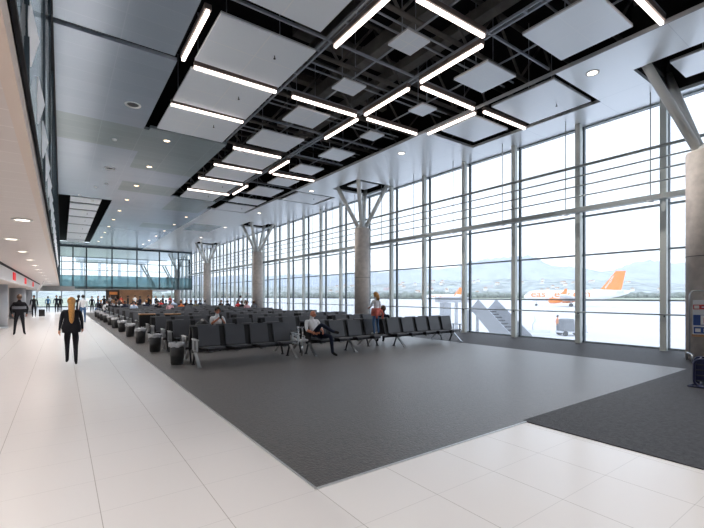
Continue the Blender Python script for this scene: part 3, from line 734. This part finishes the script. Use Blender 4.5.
EDGES = [('pelvis','waist','top'),('waist','chest','top'),('chest','neck0','top'),('neck0','neck','skin'),('neck','head0','skin'),('head0','head','skin'),('head','top','skin'),('head0','nose','skin')]
for q in 'lr':
    EDGES += [('chest','sh'+q,'top'),('sh'+q,'el'+q,'upper'),('el'+q,'wr'+q,'fore'),('wr'+q,'ha'+q,'skin'),('pelvis','hp'+q,'leg'),('hp'+q,'kn'+q,'leg'),('kn'+q,'an'+q,'leg'),('an'+q,'to'+q,'shoe')]
def body_mesh(J, mats, scale=1.0, fingers=True, girth=1.0, sub=2):
    names = [n for n in RAD]; idx = {n: i for i, n in enumerate(names)}
    vs = [Vector(J[n]) for n in names]; es = [(idx[a], idx[b]) for a, b, _ in EDGES]; rr = [RAD[n] for n in names]
    extra = []
    if fingers:
        for q, sg in (('l',1),('r',-1)):
            h = Vector(J['ha'+q]); d = (h-Vector(J['wr'+q])).normalized(); side = d.cross(Vector((1,0,0)))
            if side.length < .1: side = Vector((0,1,0))
            side.normalize(); nrm = d.cross(side).normalized()
            for j, ln in enumerate((.068,.078,.072,.056)):
                b0 = h + side*((j-1.5)*.021)
                p1 = b0+d*ln*.55+nrm*.006*sg; p2 = b0+d*ln+nrm*.022*sg
                i0 = len(vs); vs += [p1, p2]; rr += [(.0095,.0095),(.008,.008)]; es += [(idx['ha'+q], i0),(i0,i0+1)]
                extra += [(h,p1),(p1,p2)]
            w = Vector(J['wr'+q])+d*.02; p1 = w+side*(-.045)+d*.03; p2 = p1+d*.035+side*-.008
            i0 = len(vs); vs += [p1, p2]; rr += [(.012,.012),(.009,.009)]; es += [(idx['wr'+q], i0),(i0,i0+1)]; extra += [(w,p1),(p1,p2)]
    me = bpy.data.meshes.new('person'); me.from_pydata([tuple(v) for v in vs], es, [])
    o = bpy.data.objects.new('tmp', me); COL.objects.link(o)
    sk = o.modifiers.new('skin','SKIN'); sk.use_smooth_shade = True; sk.branch_smoothing = .6
    for i, d in enumerate(me.skin_vertices[0].data):
        g = girth if i < len(names) and names[i] in ('pelvis','waist','chest') else 1.0
        d.radius = (rr[i][0]*g, rr[i][1]*g) if i < len(names) else rr[i]
        d.use_root = (i == idx['pelvis'])
    ss = o.modifiers.new('sub','SUBSURF'); ss.levels = sub; ss.render_levels = sub
    dg = bpy.context.evaluated_depsgraph_get(); dg.update()
    out = bpy.data.meshes.new_from_object(o.evaluated_get(dg)); out.name = 'person'
    bpy.data.objects.remove(o)
    order = ['skin','top','upper','fore','leg','shoe']
    for c in order:
        out.materials.append(M[mats[c]])
    bones = [(Vector(J[a]), Vector(J[b]), max(RAD[a][0],RAD[b][0]), order.index(c)) for a, b, c in EDGES] + [(a, b, .01, 0) for a, b in extra]
    for p in out.polygons:
        c = p.center; best = 9; bi = 0
        for a, b, r, ci in bones:
            ab = b-a; t = max(0, min(1, (c-a).dot(ab)/max(1e-9, ab.length_squared)))
            d = (c-(a+ab*t)).length - r*.6
            if d < best: best = d; bi = ci
        p.material_index = bi; p.use_smooth = True
    if scale != 1.0:
        out.transform(Matrix.Scale(scale, 4))
    out.update(); return out
def hair_mesh(head, r=(.093,.112,.115), long=0, tail=None, cut=.25):
    hx, hy, hz = head; n, m = 16, 10; v = []; f = []
    for i in range(m+1):
        th = PI*i/m*.78
        for k in range(n):
            a = 2*PI*k/n; front = -math.sin(a)      # a=-90deg is the face side
            tt = th*(1 - .48*max(0, -math.sin(a)*1.0)) if True else th
            v.append((hx+r[0]*math.sin(tt)*math.cos(a), hy+r[1]*math.sin(tt)*math.sin(a), hz+r[2]*math.cos(tt)))
    for i in range(m):
        for k in range(n): f.append([i*n+k, (i+1)*n+k, (i+1)*n+(k+1)%n, i*n+(k+1)%n])
    mb = MB().add(v, f, True)
    if long:
        mb.path([(hx,hy+.08,hz+.02),(hx,hy+.115,hz-.10),(hx,hy+.135,hz-.25),(hx,hy+.14,hz-long*.8),(hx,hy+.13,hz-long)], [.06,.075,.07,.05,.015], 12)
    return mb
def person(label, J, mats, loc, rz=0, scale=1.0, hair='hair_dark', long=0, fingers=True, girth=1.0, face=False, sub=2, group=None, bald=False):
    me = body_mesh(J, mats, scale, fingers, girth, sub)
    o = link('person', me, None, loc, rz); tag(o, label, 'person', group)
    hd = tuple(c*scale for c in (J['head'][0], J['head'][1], J['head'][2]-.005))
    if not bald:
        hm = hair_mesh((0,0,0), long=long); h = hm.build('hair', hair, o, hd); h.scale = (scale,)*3
    if face:
        for sx in (-1,1):
            MB().ball((sx*.032,-.088,-.035),.011).build('eye','eye',o,hd)
            MB().ball((sx*.084,.0,-.05),.03,.35,.7,1).build('ear',mats['skin'],o,hd)
        MB().ball((0,-.093,-.105),.02,1.2,.35,.35).build('mouth','lips',o,hd)
    return o, hd
def pose(base, **kw):
    J = dict(base); J.update(kw); return J
WALK = pose(STAND, knl=(.09,-.16,.52), anl=(.09,-.20,.11), tol=(.10,-.37,.055), knr=(-.09,.03,.50), anr=(-.09,.24,.13), tor=(-.10,.10,.035), wrl=(.26,.10,.93), hal=(.26,.10,.86), elr=(-.23,-.02,1.16), wrr=(-.25,-.18,.95), har=(-.25,-.22,.89))
SIT = dict(pelvis=(0,-.12,.56), waist=(0,-.06,.72), chest=(0,-.01,.91), neck0=(0,.0,1.08), neck=(0,-.01,1.14), head0=(0,-.03,1.20), head=(0,-.03,1.28), top=(0,-.02,1.35), nose=(0,-.13,1.225),
  shl=(.175,-.01,1.03), ell=(.23,-.04,.77), wrl=(.14,-.27,.68), hal=(.10,-.33,.68), shr=(-.175,-.01,1.03), elr=(-.23,-.04,.77), wrr=(-.14,-.27,.68), har=(-.10,-.33,.68),
  hpl=(.09,-.16,.55), knl=(.11,-.56,.54), anl=(.11,-.55,.10), tol=(.12,-.71,.04), hpr=(-.09,-.16,.55), knr=(-.11,-.56,.54), anr=(-.11,-.55,.10), tor=(-.12,-.71,.04))
PHONE = pose(SIT, ell=(.22,-.10,.82), wrl=(.06,-.30,.98), hal=(.03,-.31,1.04), elr=(-.22,-.10,.82), wrr=(-.06,-.30,.98), har=(-.03,-.31,1.04), head0=(0,-.06,1.19), head=(0,-.07,1.27), top=(0,-.06,1.34), nose=(0,-.165,1.20))
def W(top, leg, skin='skin', shoe='shoe_dark', fore=None, upper=None): return dict(skin=skin, top=top, upper=upper or top, fore=fore or top, leg=leg, shoe=shoe)

# woman walking away with long blond hair
wj = pose(WALK)
w, hd = person('woman in black suit walking away on the tiles, long copper blond hair', wj, W('black_cloth','black_cloth'), (.20,12.25,0), PI, .94, 'hair_blond', .62)
MB().lathe([(.19,0),(.21,.12),(.155,.34),(.18,.5)], n=16, cap=False).build('jacket','black_cloth',w,(0,0,.80)).scale = (1,.74,1)
# guard standing with grey band on his back
g, hd = person('person in dark uniform jacket with grey back band, seen from behind by the shops', pose(STAND, knl=(.14,-.02,.50), anl=(.17,.02,.09), tol=(.20,-.14,.035), knr=(-.13,.0,.50), anr=(-.17,.05,.09), tor=(-.20,-.10,.035), ell=(.29,.02,1.16), elr=(-.29,.02,1.16), wrl=(.25,-.08,.93), wrr=(-.25,-.08,.93), hal=(.24,-.1,.86), har=(-.24,-.1,.86)), W('black_cloth','black_cloth'), (-1.5,22.9,0), PI, 1.0, 'hair_brown', girth=1.25)
MB().lathe([(.235,0),(.25,.16),(.24,.32)], n=20, cap=False).build('jacket','black_cloth',g,(0,.005,.98)).scale = (1,.68,1)
MB().lathe([(.252,0),(.256,.05),(.252,.12)], n=20, cap=False).build('reflective_band','reflective_band',g,(0,.005,1.14)).scale = (1,.70,1)
# man in white shirt and jeans, and the dark figure beside him
person('man in white shirt and jeans standing at the walkway edge, back to viewer', STAND, W('white_cloth','denim'), (gx(83,31),31,0), PI, 1.0, 'hair_dark', fingers=False)
person('person in black coat standing just beside the man in the white shirt', STAND, W('black_cloth','navy_cloth'), (gx(78.5,33),33,0), PI-.3, 1.0, 'hair_dark', fingers=False)
person('dark figure walking in black near the shop columns with a trolley case', WALK, W('black_cloth','black_cloth'), (gx(34,42),42,0), 0, 1.0, 'hair_dark', fingers=False)
person('walker in dark clothes far down the walkway, the one nearer the shops', WALK, W('navy_cloth','black_cloth'), (gx(56.5,52),52,0), 0, 1.0, 'hair_dark', fingers=False)
person('walker in black far down the walkway, the one nearer the seats', WALK, W('black_cloth','black_cloth'), (gx(60,52.5),52.5,0), PI, .97, 'hair_brown', fingers=False)
person('small figure in teal top at the end glazing of the walkway', STAND, W('blue_cloth','black_cloth'), (gx(48,55),55,0), PI, .95, 'hair_brown', fingers=False)
cs = thing('trolley_case', 'black upright trolley case beside the dark figure near the shops', 'suitcase', (gx(38,42)+.25,42,0))
MB().box(-.2,.2,-.12,.12,.04,.6).build('case_body','shell',cs); MB().path([(-.12,0,.6),(-.12,0,1.0),(.12,0,1.0),(.12,0,.6)], .012, 6).build('handle','steel',cs)
# bald man slouching with ankle on knee in the front row
mj = dict(pelvis=(0,-.24,.545), waist=(0,-.18,.66), chest=(.0,-.07,.83), neck0=(.0,-.03,.97), neck=(.01,-.05,1.02), head0=(.02,-.075,1.075), head=(.03,-.085,1.135), top=(.03,-.075,1.195), nose=(.085,-.165,1.09),
  shl=(.175,-.06,.93), ell=(.26,-.14,.70), wrl=(.15,-.36,.66), hal=(.11,-.42,.66), shr=(-.175,-.06,.93), elr=(-.24,-.16,.69), wrr=(-.13,-.36,.62), har=(-.08,-.42,.63),
  hpl=(.09,-.27,.53), knl=(.19,-.66,.54), anl=(.24,-.66,.10), tol=(.27,-.82,.045), hpr=(-.09,-.27,.55), knr=(-.06,-.56,.86), anr=(.24,-.68,.66), tor=(.40,-.74,.62))
mn, hd = person('bald man in white T-shirt and navy trousers, ankle on knee, front row', mj, W('white_cloth','navy_cloth','skin_red',fore='skin_red'), (5.86,10.27,.0), .10, 1.07, face=True, bald=True)
MB().path([(-.07,-.12,.97),(-.03,-.185,.88),(.0,-.20,.82),(.03,-.185,.88),(.07,-.12,.97)], .008, 6).build('lanyard','shell',mn)
# girl standing on a front-row seat, facing the windows
gj = pose(STAND, hpl=(.085,0,.88), ell=(.24,-.06,1.18), wrl=(.17,-.26,1.10), hal=(.14,-.32,1.10), knl=(.12,-.03,.50), knr=(-.12,-.03,.50), anl=(.13,.03,.09), anr=(-.13,.03,.09))
gl_, hd = person('girl in white top with coral jumper round her waist, standing on a seat', gj, W('white_cloth','denim','skin','shoe_pale',fore='skin'), (gx(376,10.12),10.12,.475), PI+.15, .765, 'hair_blond', .18)
MB().lathe([(.17,.0),(.185,.10),(.165,.24)], n=18, cap=True).build('tied_jumper','coral_cloth',gl_,(0,0,.60)).scale = (1,.78,1)
MB().path([(.10,.14,.78),(.14,.16,.66),(.13,.15,.52)], [.04,.045,.03], 8).path([(-.10,.14,.78),(-.15,.16,.64),(-.13,.15,.50)], [.04,.045,.03], 8).build('jumper_sleeves','coral_cloth',gl_)
# man behind the girl, on the bench facing away
person('man in dark jumper seated behind the girl, turned to the windows', SIT, W('navy_cloth','black_cloth','skin_red'), (gx(383.5,10.98),10.98,0), PI-.5, 1.0, 'hair_brown', fingers=False, sub=1, face=True)
# man reading his phone in the second block
person('man in pale shirt looking at a phone held up, second seating block', PHONE, W('white_cloth','navy_cloth','skin_red',fore='skin_red'), (gx(217,13.1),13.1,0), 0, 1.0, 'hair_dark', fingers=False, face=True)
tag(MB().box(-.035,.035,-.006,.006,-.07,.07).build('phone','shell',None,(gx(217,13.1),12.74,1.06)), 'dark phone held by the man in the pale shirt', 'phone')
bp = MB().lathe([(.20,.49),(.24,.60),(.20,.85),(.06,.98)], n=14).build('backpack','shell',None,(gx(205,13.0)-.08,12.95,0)); tag(bp, 'black backpack on the seat beside the man with the phone', 'bag')
# standing figures in the crowd
person('man in black standing tall among the seated crowd before the timber bar', STAND, W('black_cloth','black_cloth'), (gx(148.5,37.2),37.2,0), .3, 1.0, 'hair_dark', fingers=False)
person('man in grey shirt standing bent over a white table by the windows', pose(STAND, chest=(0,-.12,1.25), neck0=(0,-.22,1.39), neck=(0,-.26,1.44), head0=(0,-.30,1.50), head=(0,-.31,1.58), top=(0,-.31,1.65), nose=(0,-.41,1.52), shl=(.175,-.16,1.35), shr=(-.175,-.16,1.35), ell=(.22,-.26,1.1), elr=(-.22,-.26,1.1), wrl=(.2,-.42,.95), wrr=(-.2,-.42,.95), hal=(.19,-.48,.9), har=(-.19,-.48,.9)), W('grey_cloth','denim'), (gx(237,37.9),37.9,0), 1.2, 1.06, 'hair_dark', fingers=False)
person('person in dark clothes standing upstairs on the far balcony', STAND, W('navy_cloth','navy_cloth'), (gx(168,MEZ+2),MEZ+2,2.9), 0, 1.05, 'hair_dark', fingers=False)
for i, (px, Y, c) in enumerate(((92,50,'black_cloth'),(98,53,'navy_cloth'),(104,47,'black_cloth'),(110,55,'grey_cloth'),(116,49,'black_cloth'),(121,57,'red_cloth'),(128,52,'black_cloth'),(135,56,'white_cloth'),(140,50,'navy_cloth'),(156,54,'black_cloth'),(170,57,'red_cloth'),(163,50,'black_cloth'))):
    person('standing traveller in %s among the far crowd, %s counted from the walkway' % (c.replace('_cloth',''), ORD[i]), pose(STAND), W(c,'black_cloth'), (gx(px,Y),Y,0), i*1.3, .95+.02*(i % 4), ('hair_dark','hair_brown')[i % 2], fingers=False, sub=1, group='far standing crowd')
# seated crowd
tops = ['black_cloth','white_cloth','navy_cloth','grey_cloth','red_cloth','pale_blue_cloth','olive_cloth','pink_cloth','orange_cloth','blue_cloth']
words_ = dict(black_cloth='black top', white_cloth='white shirt', navy_cloth='navy jumper', grey_cloth='grey jumper', red_cloth='red top', pale_blue_cloth='pale blue shirt', olive_cloth='olive jacket', pink_cloth='pink top', orange_cloth='orange top', blue_cloth='blue top')
crowd = [(91,9,0,1),(96,8,1,0),(100,11,0,0),(104,9,1,1),(108,8,0,2),(112,10,0,3),(116,7,1,0),(121,11,0,0),(125,9,0,8),(129,8,1,1),(133,12,0,0),(134,7,0,5),(138,10,1,0),(142,9,0,2),(145,12,0,1),(153,9,1,3),(158,8,0,0),(161,11,0,4),(166,10,1,0),(170,7,0,7),(177,7,1,8),(181,9,0,2),(186,10,0,0),(191,9,1,0),(196,8,0,6),(200,10,0,2),(221,9,0,0),(228,8,1,2),(231,8,0,4),(242,7,1,0),(247,6,0,7),(239,7,0,2),(250,6,1,3),(88,11,1,0),(94,12,0,2),(118,12,0,3),(150,10,1,1),(174,11,0,5),(205,9,1,3),(224,8,0,1)]
cnt = {}; cache = {}; put = []
for px, k, side, t in crowd:
    Y = 10.3+2.8*k+(.62 if side else 0); key = (side, t)
    x = gx(px, Y)
    if not 2.7 < x < 11.6:
        Y = 10.3+2.8*(k-1) if x > 11.6 else Y; x = min(max(gx(px, Y), 2.75), 11.4)
    while any(abs(x-q[0]) < .62 and abs(Y-q[1]) < .9 for q in put): x += .3
    put.append((x, Y)); n = cnt.get(t, 0); cnt[t] = n+1
    bmk = (side, t)
    if bmk not in cache:
        cache[bmk] = body_mesh(PHONE if (t+side) % 3 == 0 else SIT, W(tops[t], 'navy_cloth' if t % 2 else 'denim', 'skin_dark' if t % 4 == 2 else 'skin'), 1.0, False, 1.0+.04*(t % 3), 1)
    o = link('person', cache[bmk], None, (x,Y,0), (PI if side else 0)+random.uniform(-.3,.3))
    tag(o, f'seated traveller in {words_[tops[t]]}, {ORD[k]} seating block, {ORD[len([c for c in crowd if c[1]==k and c[0]<px])]} from the walkway', 'person', 'seated crowd')
    hm = hair_mesh((0,0,0), long=.3 if t % 3 == 1 else 0).build('hair', ('hair_dark','hair_brown','hair_dark','hair_brown','hair_dark','hair_blond')[(t+k) % 6], o, (0,-.03 if (t+side) % 3 else -.07,1.275))

# ------------------------------------------------------------------ outside
GZ = -1.8
struct('ground_apron', MB().box(15.9,420,-300,700,GZ-.5,GZ), 'apron', 'pale concrete apron outside the windows')
struct('ground_field', MB().box(420,9000,-4000,9000,GZ-.6,GZ-.05).box(-4000,420,700,9000,GZ-.6,GZ-.05).box(-4000,15.9,YB+1,700,GZ-.6,GZ-.05), 'grass', 'dry grass airfield beyond the apron')
def ridge(name, m, dist, base, hfun, label, seedv, depth):
    rnd = random.Random(seedv); v = []; f = []
    N = 160; R = 7
    ph = [rnd.uniform(0, 6.28) for _ in range(12)]
    for i in range(N+1):
        px = -260+i*(1300/N)                    # bearing steps
        r = (px-352)/F_PX; a = math.atan(r)
        for j in range(R+1):
            d = dist+depth*j/R
            hh = hfun(px)*math.sin(PI/2*min(1, j/(R*.75)))
            hh *= 1+.05*math.sin(px*.11+ph[0]+j)+.04*math.sin(px*.31+ph[1]+2*j)+.03*math.sin(px*.77+ph[2])
            dirx = math.sin(YAW+a); diry = math.cos(YAW+a); fw = d/math.cos(a)*1.0
            v.append((dirx*fw, diry*fw, base+hh))
    for i in range(N):
        for j in range(R): f.append([i*(R+1)+j, (i+1)*(R+1)+j, (i+1)*(R+1)+j+1, i*(R+1)+j+1])
    struct(name, MB().add(v, f, True), m, label)
def hill_h(px):      # ridge line of the photo, as heights at 3000 m
    pk = [(40,18),(250,24),(330,26),(400,30),(450,34),(500,47),(530,46),(560,36),(600,30),(650,42),(690,40),(760,30),(1000,20),(-300,15),(1100,20)]
    pk.sort()
    for (a, b), (c, d) in zip(pk, pk[1:]):
        if a <= px <= c:
            t = (px-a)/(c-a); t = t*t*(3-2*t); return (b+(d-b)*t)*3000/F_PX
    return 20*3000/F_PX
ridge('hills_far', 'hill_far', 3000, GZ, lambda p: hill_h(p)+2, 'hills beyond the airfield, pale blue haze in their colour', 3, 900)
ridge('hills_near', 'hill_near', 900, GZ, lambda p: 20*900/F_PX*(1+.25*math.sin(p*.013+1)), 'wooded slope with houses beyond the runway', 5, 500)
rnd = random.Random(11)
hs = []; hxy = []
for i in range(60):
    px = rnd.uniform(330,700); d = rnd.uniform(930,1150); r = (px-352)/F_PX; a = math.atan(r)
    fw = d/math.cos(a); j = (d-900)/500
    hp = (math.sin(YAW+a)*fw, math.cos(YAW+a)*fw)
    if any(math.hypot(hp[0]-q[0], hp[1]-q[1]) < 20 for q in hxy): continue
    hxy.append(hp)
    z = GZ+20*900/F_PX*(1+.25*math.sin(px*.013+1))*math.sin(PI/2*min(1,j/.75))
    o = thing('house', f'tiny pale house on the wooded slope, {ORD[i % 39]} of the {"upper" if i < 39 else "lower"} scatter', 'house', (math.sin(YAW+a)*fw, math.cos(YAW+a)*fw, z-1), rnd.uniform(0,1.5), 'houses on the slope')
    w_, h_ = rnd.uniform(5,14), rnd.uniform(4,7)
    MB().box(-w_/2,w_/2,-4,4,0,h_).build('house_wall','house',o)
    MB().prism([(-w_/2-.3,-4.3,h_),(-w_/2-.3,4.3,h_),(-w_/2-.3,0,h_+2)], (w_+.6,0,0)).build('roof','wood',o)
tl = MB()
for i in range(700):
    px = rnd.uniform(150,760); d = rnd.uniform(780,900); r = (px-352)/F_PX; a = math.atan(r); fw = d/math.cos(a)
    s = rnd.uniform(4,9); tl.ball((math.sin(YAW+a)*fw, math.cos(YAW+a)*fw, GZ+s*.6), s, 1, 1, rnd.uniform(.6,1.0), 7, 5)
t_ = tl.build('treeline','tree'); tag(t_, 'long band of trees at the far edge of the airfield', 'trees', None, 'stuff')

def text_mesh(body, size):
    cu = bpy.data.curves.new('lettering','FONT'); cu.body = body; cu.size = size; cu.extrude = 0; cu.align_x = 'LEFT'; cu.offset = size*.012
    o = bpy.data.objects.new('tmp_text', cu); COL.objects.link(o)
    dg = bpy.context.evaluated_depsgraph_get(); dg.update()
    me = bpy.data.meshes.new_from_object(o.evaluated_get(dg)); bpy.data.objects.remove(o); return me
def airliner(loc, rz, label, s=1.0):
    """nose towards local -X, visible flank towards local -Y, z=0 on the ground"""
    o = thing('airliner', label, 'aircraft', loc, rz); o.scale = (s,)*3
    R = 2.0; zc = 3.9
    prof = [(.05,-17.2),(.6,-16.9),(1.15,-16.2),(1.6,-15.2),(1.9,-13.8),(R,-12.2),(R,6),(1.85,9),(1.5,12),(1.05,15),(.55,17.2),(.2,18.0)]
    m = MB().lathe(prof, (0,0,zc), 32, 'x'); 
    for i, (x, y, z) in enumerate(m.v):
        if x > 6: m.v[i] = (x, y, z+(x-6)*.085)
        if x < -14.5: m.v[i] = (x, y, z-(-14.5-x)*.18)
    fu = m.build('fuselage','plane',o)
    # windscreen and cabin door marks
    MB().prism([(-15.75,-1.25,4.35),(-15.0,-1.72,4.35),(-15.0,-1.5,4.75),(-15.55,-1.05,4.75)], (.03,-.05,.02)).build('cockpit_window','frame_dark',fu)
    # fin
    fin = MB().prism([(9.3,-.16,5.6),(15.6,-.16,5.3),(17.0,-.16,12.0),(14.2,-.16,12.1)], (0,.32,0)).build('tail_fin','orange',o)
    for sy in (-1,1):
        MB().prism([(14.2,sy*.6,4.9),(16.9,sy*.6,5.0),(17.6,sy*6.2,5.5),(16.5,sy*6.2,5.5)], (0,0,.18)).build('tailplane','plane',o)
        MB().prism([(-3.6,sy*1.7,2.7),(3.2,sy*1.7,2.7),(4.9,sy*16.5,4.0),(3.3,sy*16.5,4.0)], (0,0,.35)).build('wing','plane',o)
        MB().prism([(3.3,sy*16.3,4.1),(4.9,sy*16.3,4.1),(5.3,sy*16.7,6.1),(4.5,sy*16.7,6.1)], (0,sy*.12,0)).build('winglet','orange',o)
        MB().lathe([(.75,-5.2),(.98,-4.9),(1.0,-3.2),(.8,-1.6),(.45,-.7)], (0,sy*5.6,2.05), 20, 'x').build('engine','orange',o)
        MB().bar((-2.8,sy*5.6,2.9),(-1.0,sy*5.6,3.1),.25,.6).build('pylon','plane',o)
        g = MB().tube((1.4,sy*3.4,1.0),(1.2,sy*3.2,2.8),.16,8).build('main_gear','steel',o)
        for dy in (-.35,.35): MB().tube((1.4,sy*3.4+dy-.16,.58),(1.4,sy*3.4+dy+.16,.58),.58,16).build('wheel','tyre',g)
    g = MB().tube((-12.4,0,.5),(-12.4,0,2.2),.12,8).build('nose_gear','steel',o)
    for dy in (-.22,.22): MB().tube((-12.4,dy-.1,.4),(-12.4,dy+.1,.4),.4,14).build('wheel','tyre',g)
    # lettering follows the curve of the flank
    me = text_mesh('easyJet.com', 3.3)
    for v in me.vertices:
        x, z = v.co.x, v.co.y
        zz = zc-.45+z*1.02; yy = math.sqrt(max(.05, R*R-(zz-zc)**2))+.03
        v.co = (-13.6+x*1.32, -yy, zz)
    me.materials.append(M['orange']); link('flank_lettering', me, fu)
    me = text_mesh('easyJet', 1.75)
    for v in me.vertices:
        x, z = v.co.x, v.co.y
        v.co = (11.2+x*.52-z*.42, -.19, 6.2+x*.86+z*.36)
    me.materials.append(M['white']); link('fin_lettering', me, fin)
    return o
S1 = 1.02
p0 = Vector(at(523,150)); p1 = Vector(at(628,125)); mid = (p0+p1)/2; d = (p1-p0)
air = airliner((mid.x,mid.y,GZ), math.atan2(d.y,d.x), 'white airliner with orange tail fin, nearer one on the apron', d.length/35.2)
p0 = Vector(at(424,300)); p1 = Vector(at(464,302)); mid = (p0+p1)/2; d = (p1-p0)
dup(air, (mid.x,mid.y,GZ), 'smaller white airliner with orange tail, further off behind the mullion', math.atan2(d.y,d.x)).scale = (d.length/35.2*.95,)*3
# boarding stairs and canopy just outside
a = at(486,31); b = at(522,27)
d = Vector((b[0]-a[0], b[1]-a[1])); ang = math.atan2(d.y,d.x); L = d.length
bs_ = thing('boarding_stairs', 'grey covered boarding stairs sloping down outside the glass', 'stairs', (a[0],a[1],GZ), ang)
for yy in (-.8,.75): MB().prism([(-.9,yy,2.5),(.2,yy,3.25),(L,yy,.9),(L,yy,-.0),(L-1.0,yy,.0)], (0,.06,0)).build('side_panel','bridge',bs_)
for i in range(11): MB().box(-.2+i*L/11,.15+i*L/11,-.74,.75,2.3-i*.21,2.36-i*.21).build('step','bracket',bs_)
MB().box(-1.6,.1,-.8,.8,2.25,2.4).build('landing','bridge',bs_)
for x in (-1.5,-.2): MB().box(x-.08,x+.08,-.7,-.55,0,2.3).build('post','bridge',bs_)
a = at(452,36)
cn = thing('apron_canopy', 'flat grey canopy on posts outside the glass behind the last seats', 'canopy', (a[0],a[1],GZ), -YAW)
MB().box(-1.3,1.4,-1,1,2.95,3.4).build('roof_slab','bridge',cn)
for x in (-.7,.2): MB().box(x-.12,x+.12,-.8,-.6,0,2.95).build('post','bridge',cn)
MB().box(-.9,-.3,-.9,.9,0,2.9).build('side_wall','bridge',cn)
a = at(567,36)
ca = thing('service_cart', 'small grey service cart on the apron beside the worker', 'cart', (a[0],a[1],GZ), -YAW)
MB().box(-.55,.45,-.5,.5,.35,1.5).build('cart_body','grey_cloth',ca, bevel=.15)
MB().box(-.8,1.6,-.5,.5,.28,.4).build('chassis','bridge',ca); MB().box(.9,1.5,-.45,.45,.4,1.0).build('hitch_box','bridge',ca)
for x in (-.4,1.0):
    for yy in (-.5,.5): MB().tube((x,yy-.08,.22),(x,yy+.08,.22),.22,12).build('wheel','tyre',ca)
a = at(557.5,37)
person('apron worker in pale orange vest standing outside beside the cart', STAND, W('hivis','grey_cloth'), (a[0],a[1],GZ), 0, 1.0, 'hair_dark', fingers=False, sub=1)
a = at(534,36)
br_ = thing('apron_barrier', 'low white barrier with a bent pole outside the glass', 'barrier', (a[0],a[1],GZ), -YAW)
MB().box(-2,1.4,-.1,.1,.2,.5).build('barrier_rail','pale_print',br_); MB().path([(-.1,0,.5),(-.12,0,1.0),(.1,0,1.3),(.05,0,1.7)], .05, 8).build('bent_pole','bridge',br_)
# building seen through the balcony glazing
fb = thing('outside_roof', 'long pale violet roof outside beyond the balcony glazing', 'building', (0,118,0))
MB().prism([(gx(78,118),0,10.6),(gx(150,118),0,10.6),(gx(146,118),0,13.2),(gx(74,118),0,13.2)], (0,12,0)).build('roof_band','bridge',fb)
for px in (82,100,120,142): MB().box(gx(px,118)-.3,gx(px,118)+.3,1,1.6,GZ,10.6).build('post','bridge',fb)

# ------------------------------------------------------------------ light
world = bpy.data.worlds.new('world'); scene.world = world; world.use_nodes = True
nt = world.node_tree; bg = nt.nodes['Background']
tc = nt.nodes.new('ShaderNodeTexCoord'); sep = nt.nodes.new('ShaderNodeSeparateXYZ'); rp = nt.nodes.new('ShaderNodeValToRGB')
rp.color_ramp.elements[0].position = 0.0; rp.color_ramp.elements[0].color = (.84,.92,1,1)
rp.color_ramp.elements[1].position = .6; rp.color_ramp.elements[1].color = (.66,.80,1,1)
nz = nt.nodes.new('ShaderNodeTexNoise'); nz.inputs['Scale'].default_value = 2.5; nz.inputs['Detail'].default_value = 6
mp = nt.nodes.new('ShaderNodeMapping'); mp.inputs['Scale'].default_value = (1,1,4)
mx = nt.nodes.new('ShaderNodeMix'); mx.data_type = 'RGBA'; mx.inputs['B'].default_value = (.50,.56,.64,1)
nt.links.new(tc.outputs['Generated'], sep.inputs[0]); nt.links.new(sep.outputs['Z'], rp.inputs[0])
nt.links.new(tc.outputs['Generated'], mp.inputs[0]); nt.links.new(mp.outputs[0], nz.inputs['Vector'])
nt.links.new(rp.outputs[0], mx.inputs['A']); cr = nt.nodes.new('ShaderNodeMapRange'); cr.inputs['From Min'].default_value = .48; cr.inputs['From Max'].default_value = .68
nt.links.new(nz.outputs['Fac'], cr.inputs['Value']); nt.links.new(cr.outputs['Result'], mx.inputs['Factor'])
nt.links.new(mx.outputs['Result'], bg.inputs['Color']); bg.inputs['Strength'].default_value = 1.85
sun = bpy.data.lights.new('sun','SUN'); sun.energy = 1.1; sun.angle = math.radians(12); sun.color = (1,.97,.93)
so = bpy.data.objects.new('sun', sun); COL.objects.link(so); so.rotation_euler = (math.radians(32), 0, math.radians(-70))

scene.view_settings.view_transform = 'Standard'; scene.view_settings.look = 'None'
scene.view_settings.exposure = 0.35; scene.view_settings.gamma = 1.0; scene.view_settings.use_curve_mapping = False
scene.cycles.use_denoising = True
scene.cycles.max_bounces = 10; scene.cycles.diffuse_bounces = 5; scene.cycles.transparent_max_bounces = 24
scene.cycles.sample_clamp_indirect = 6
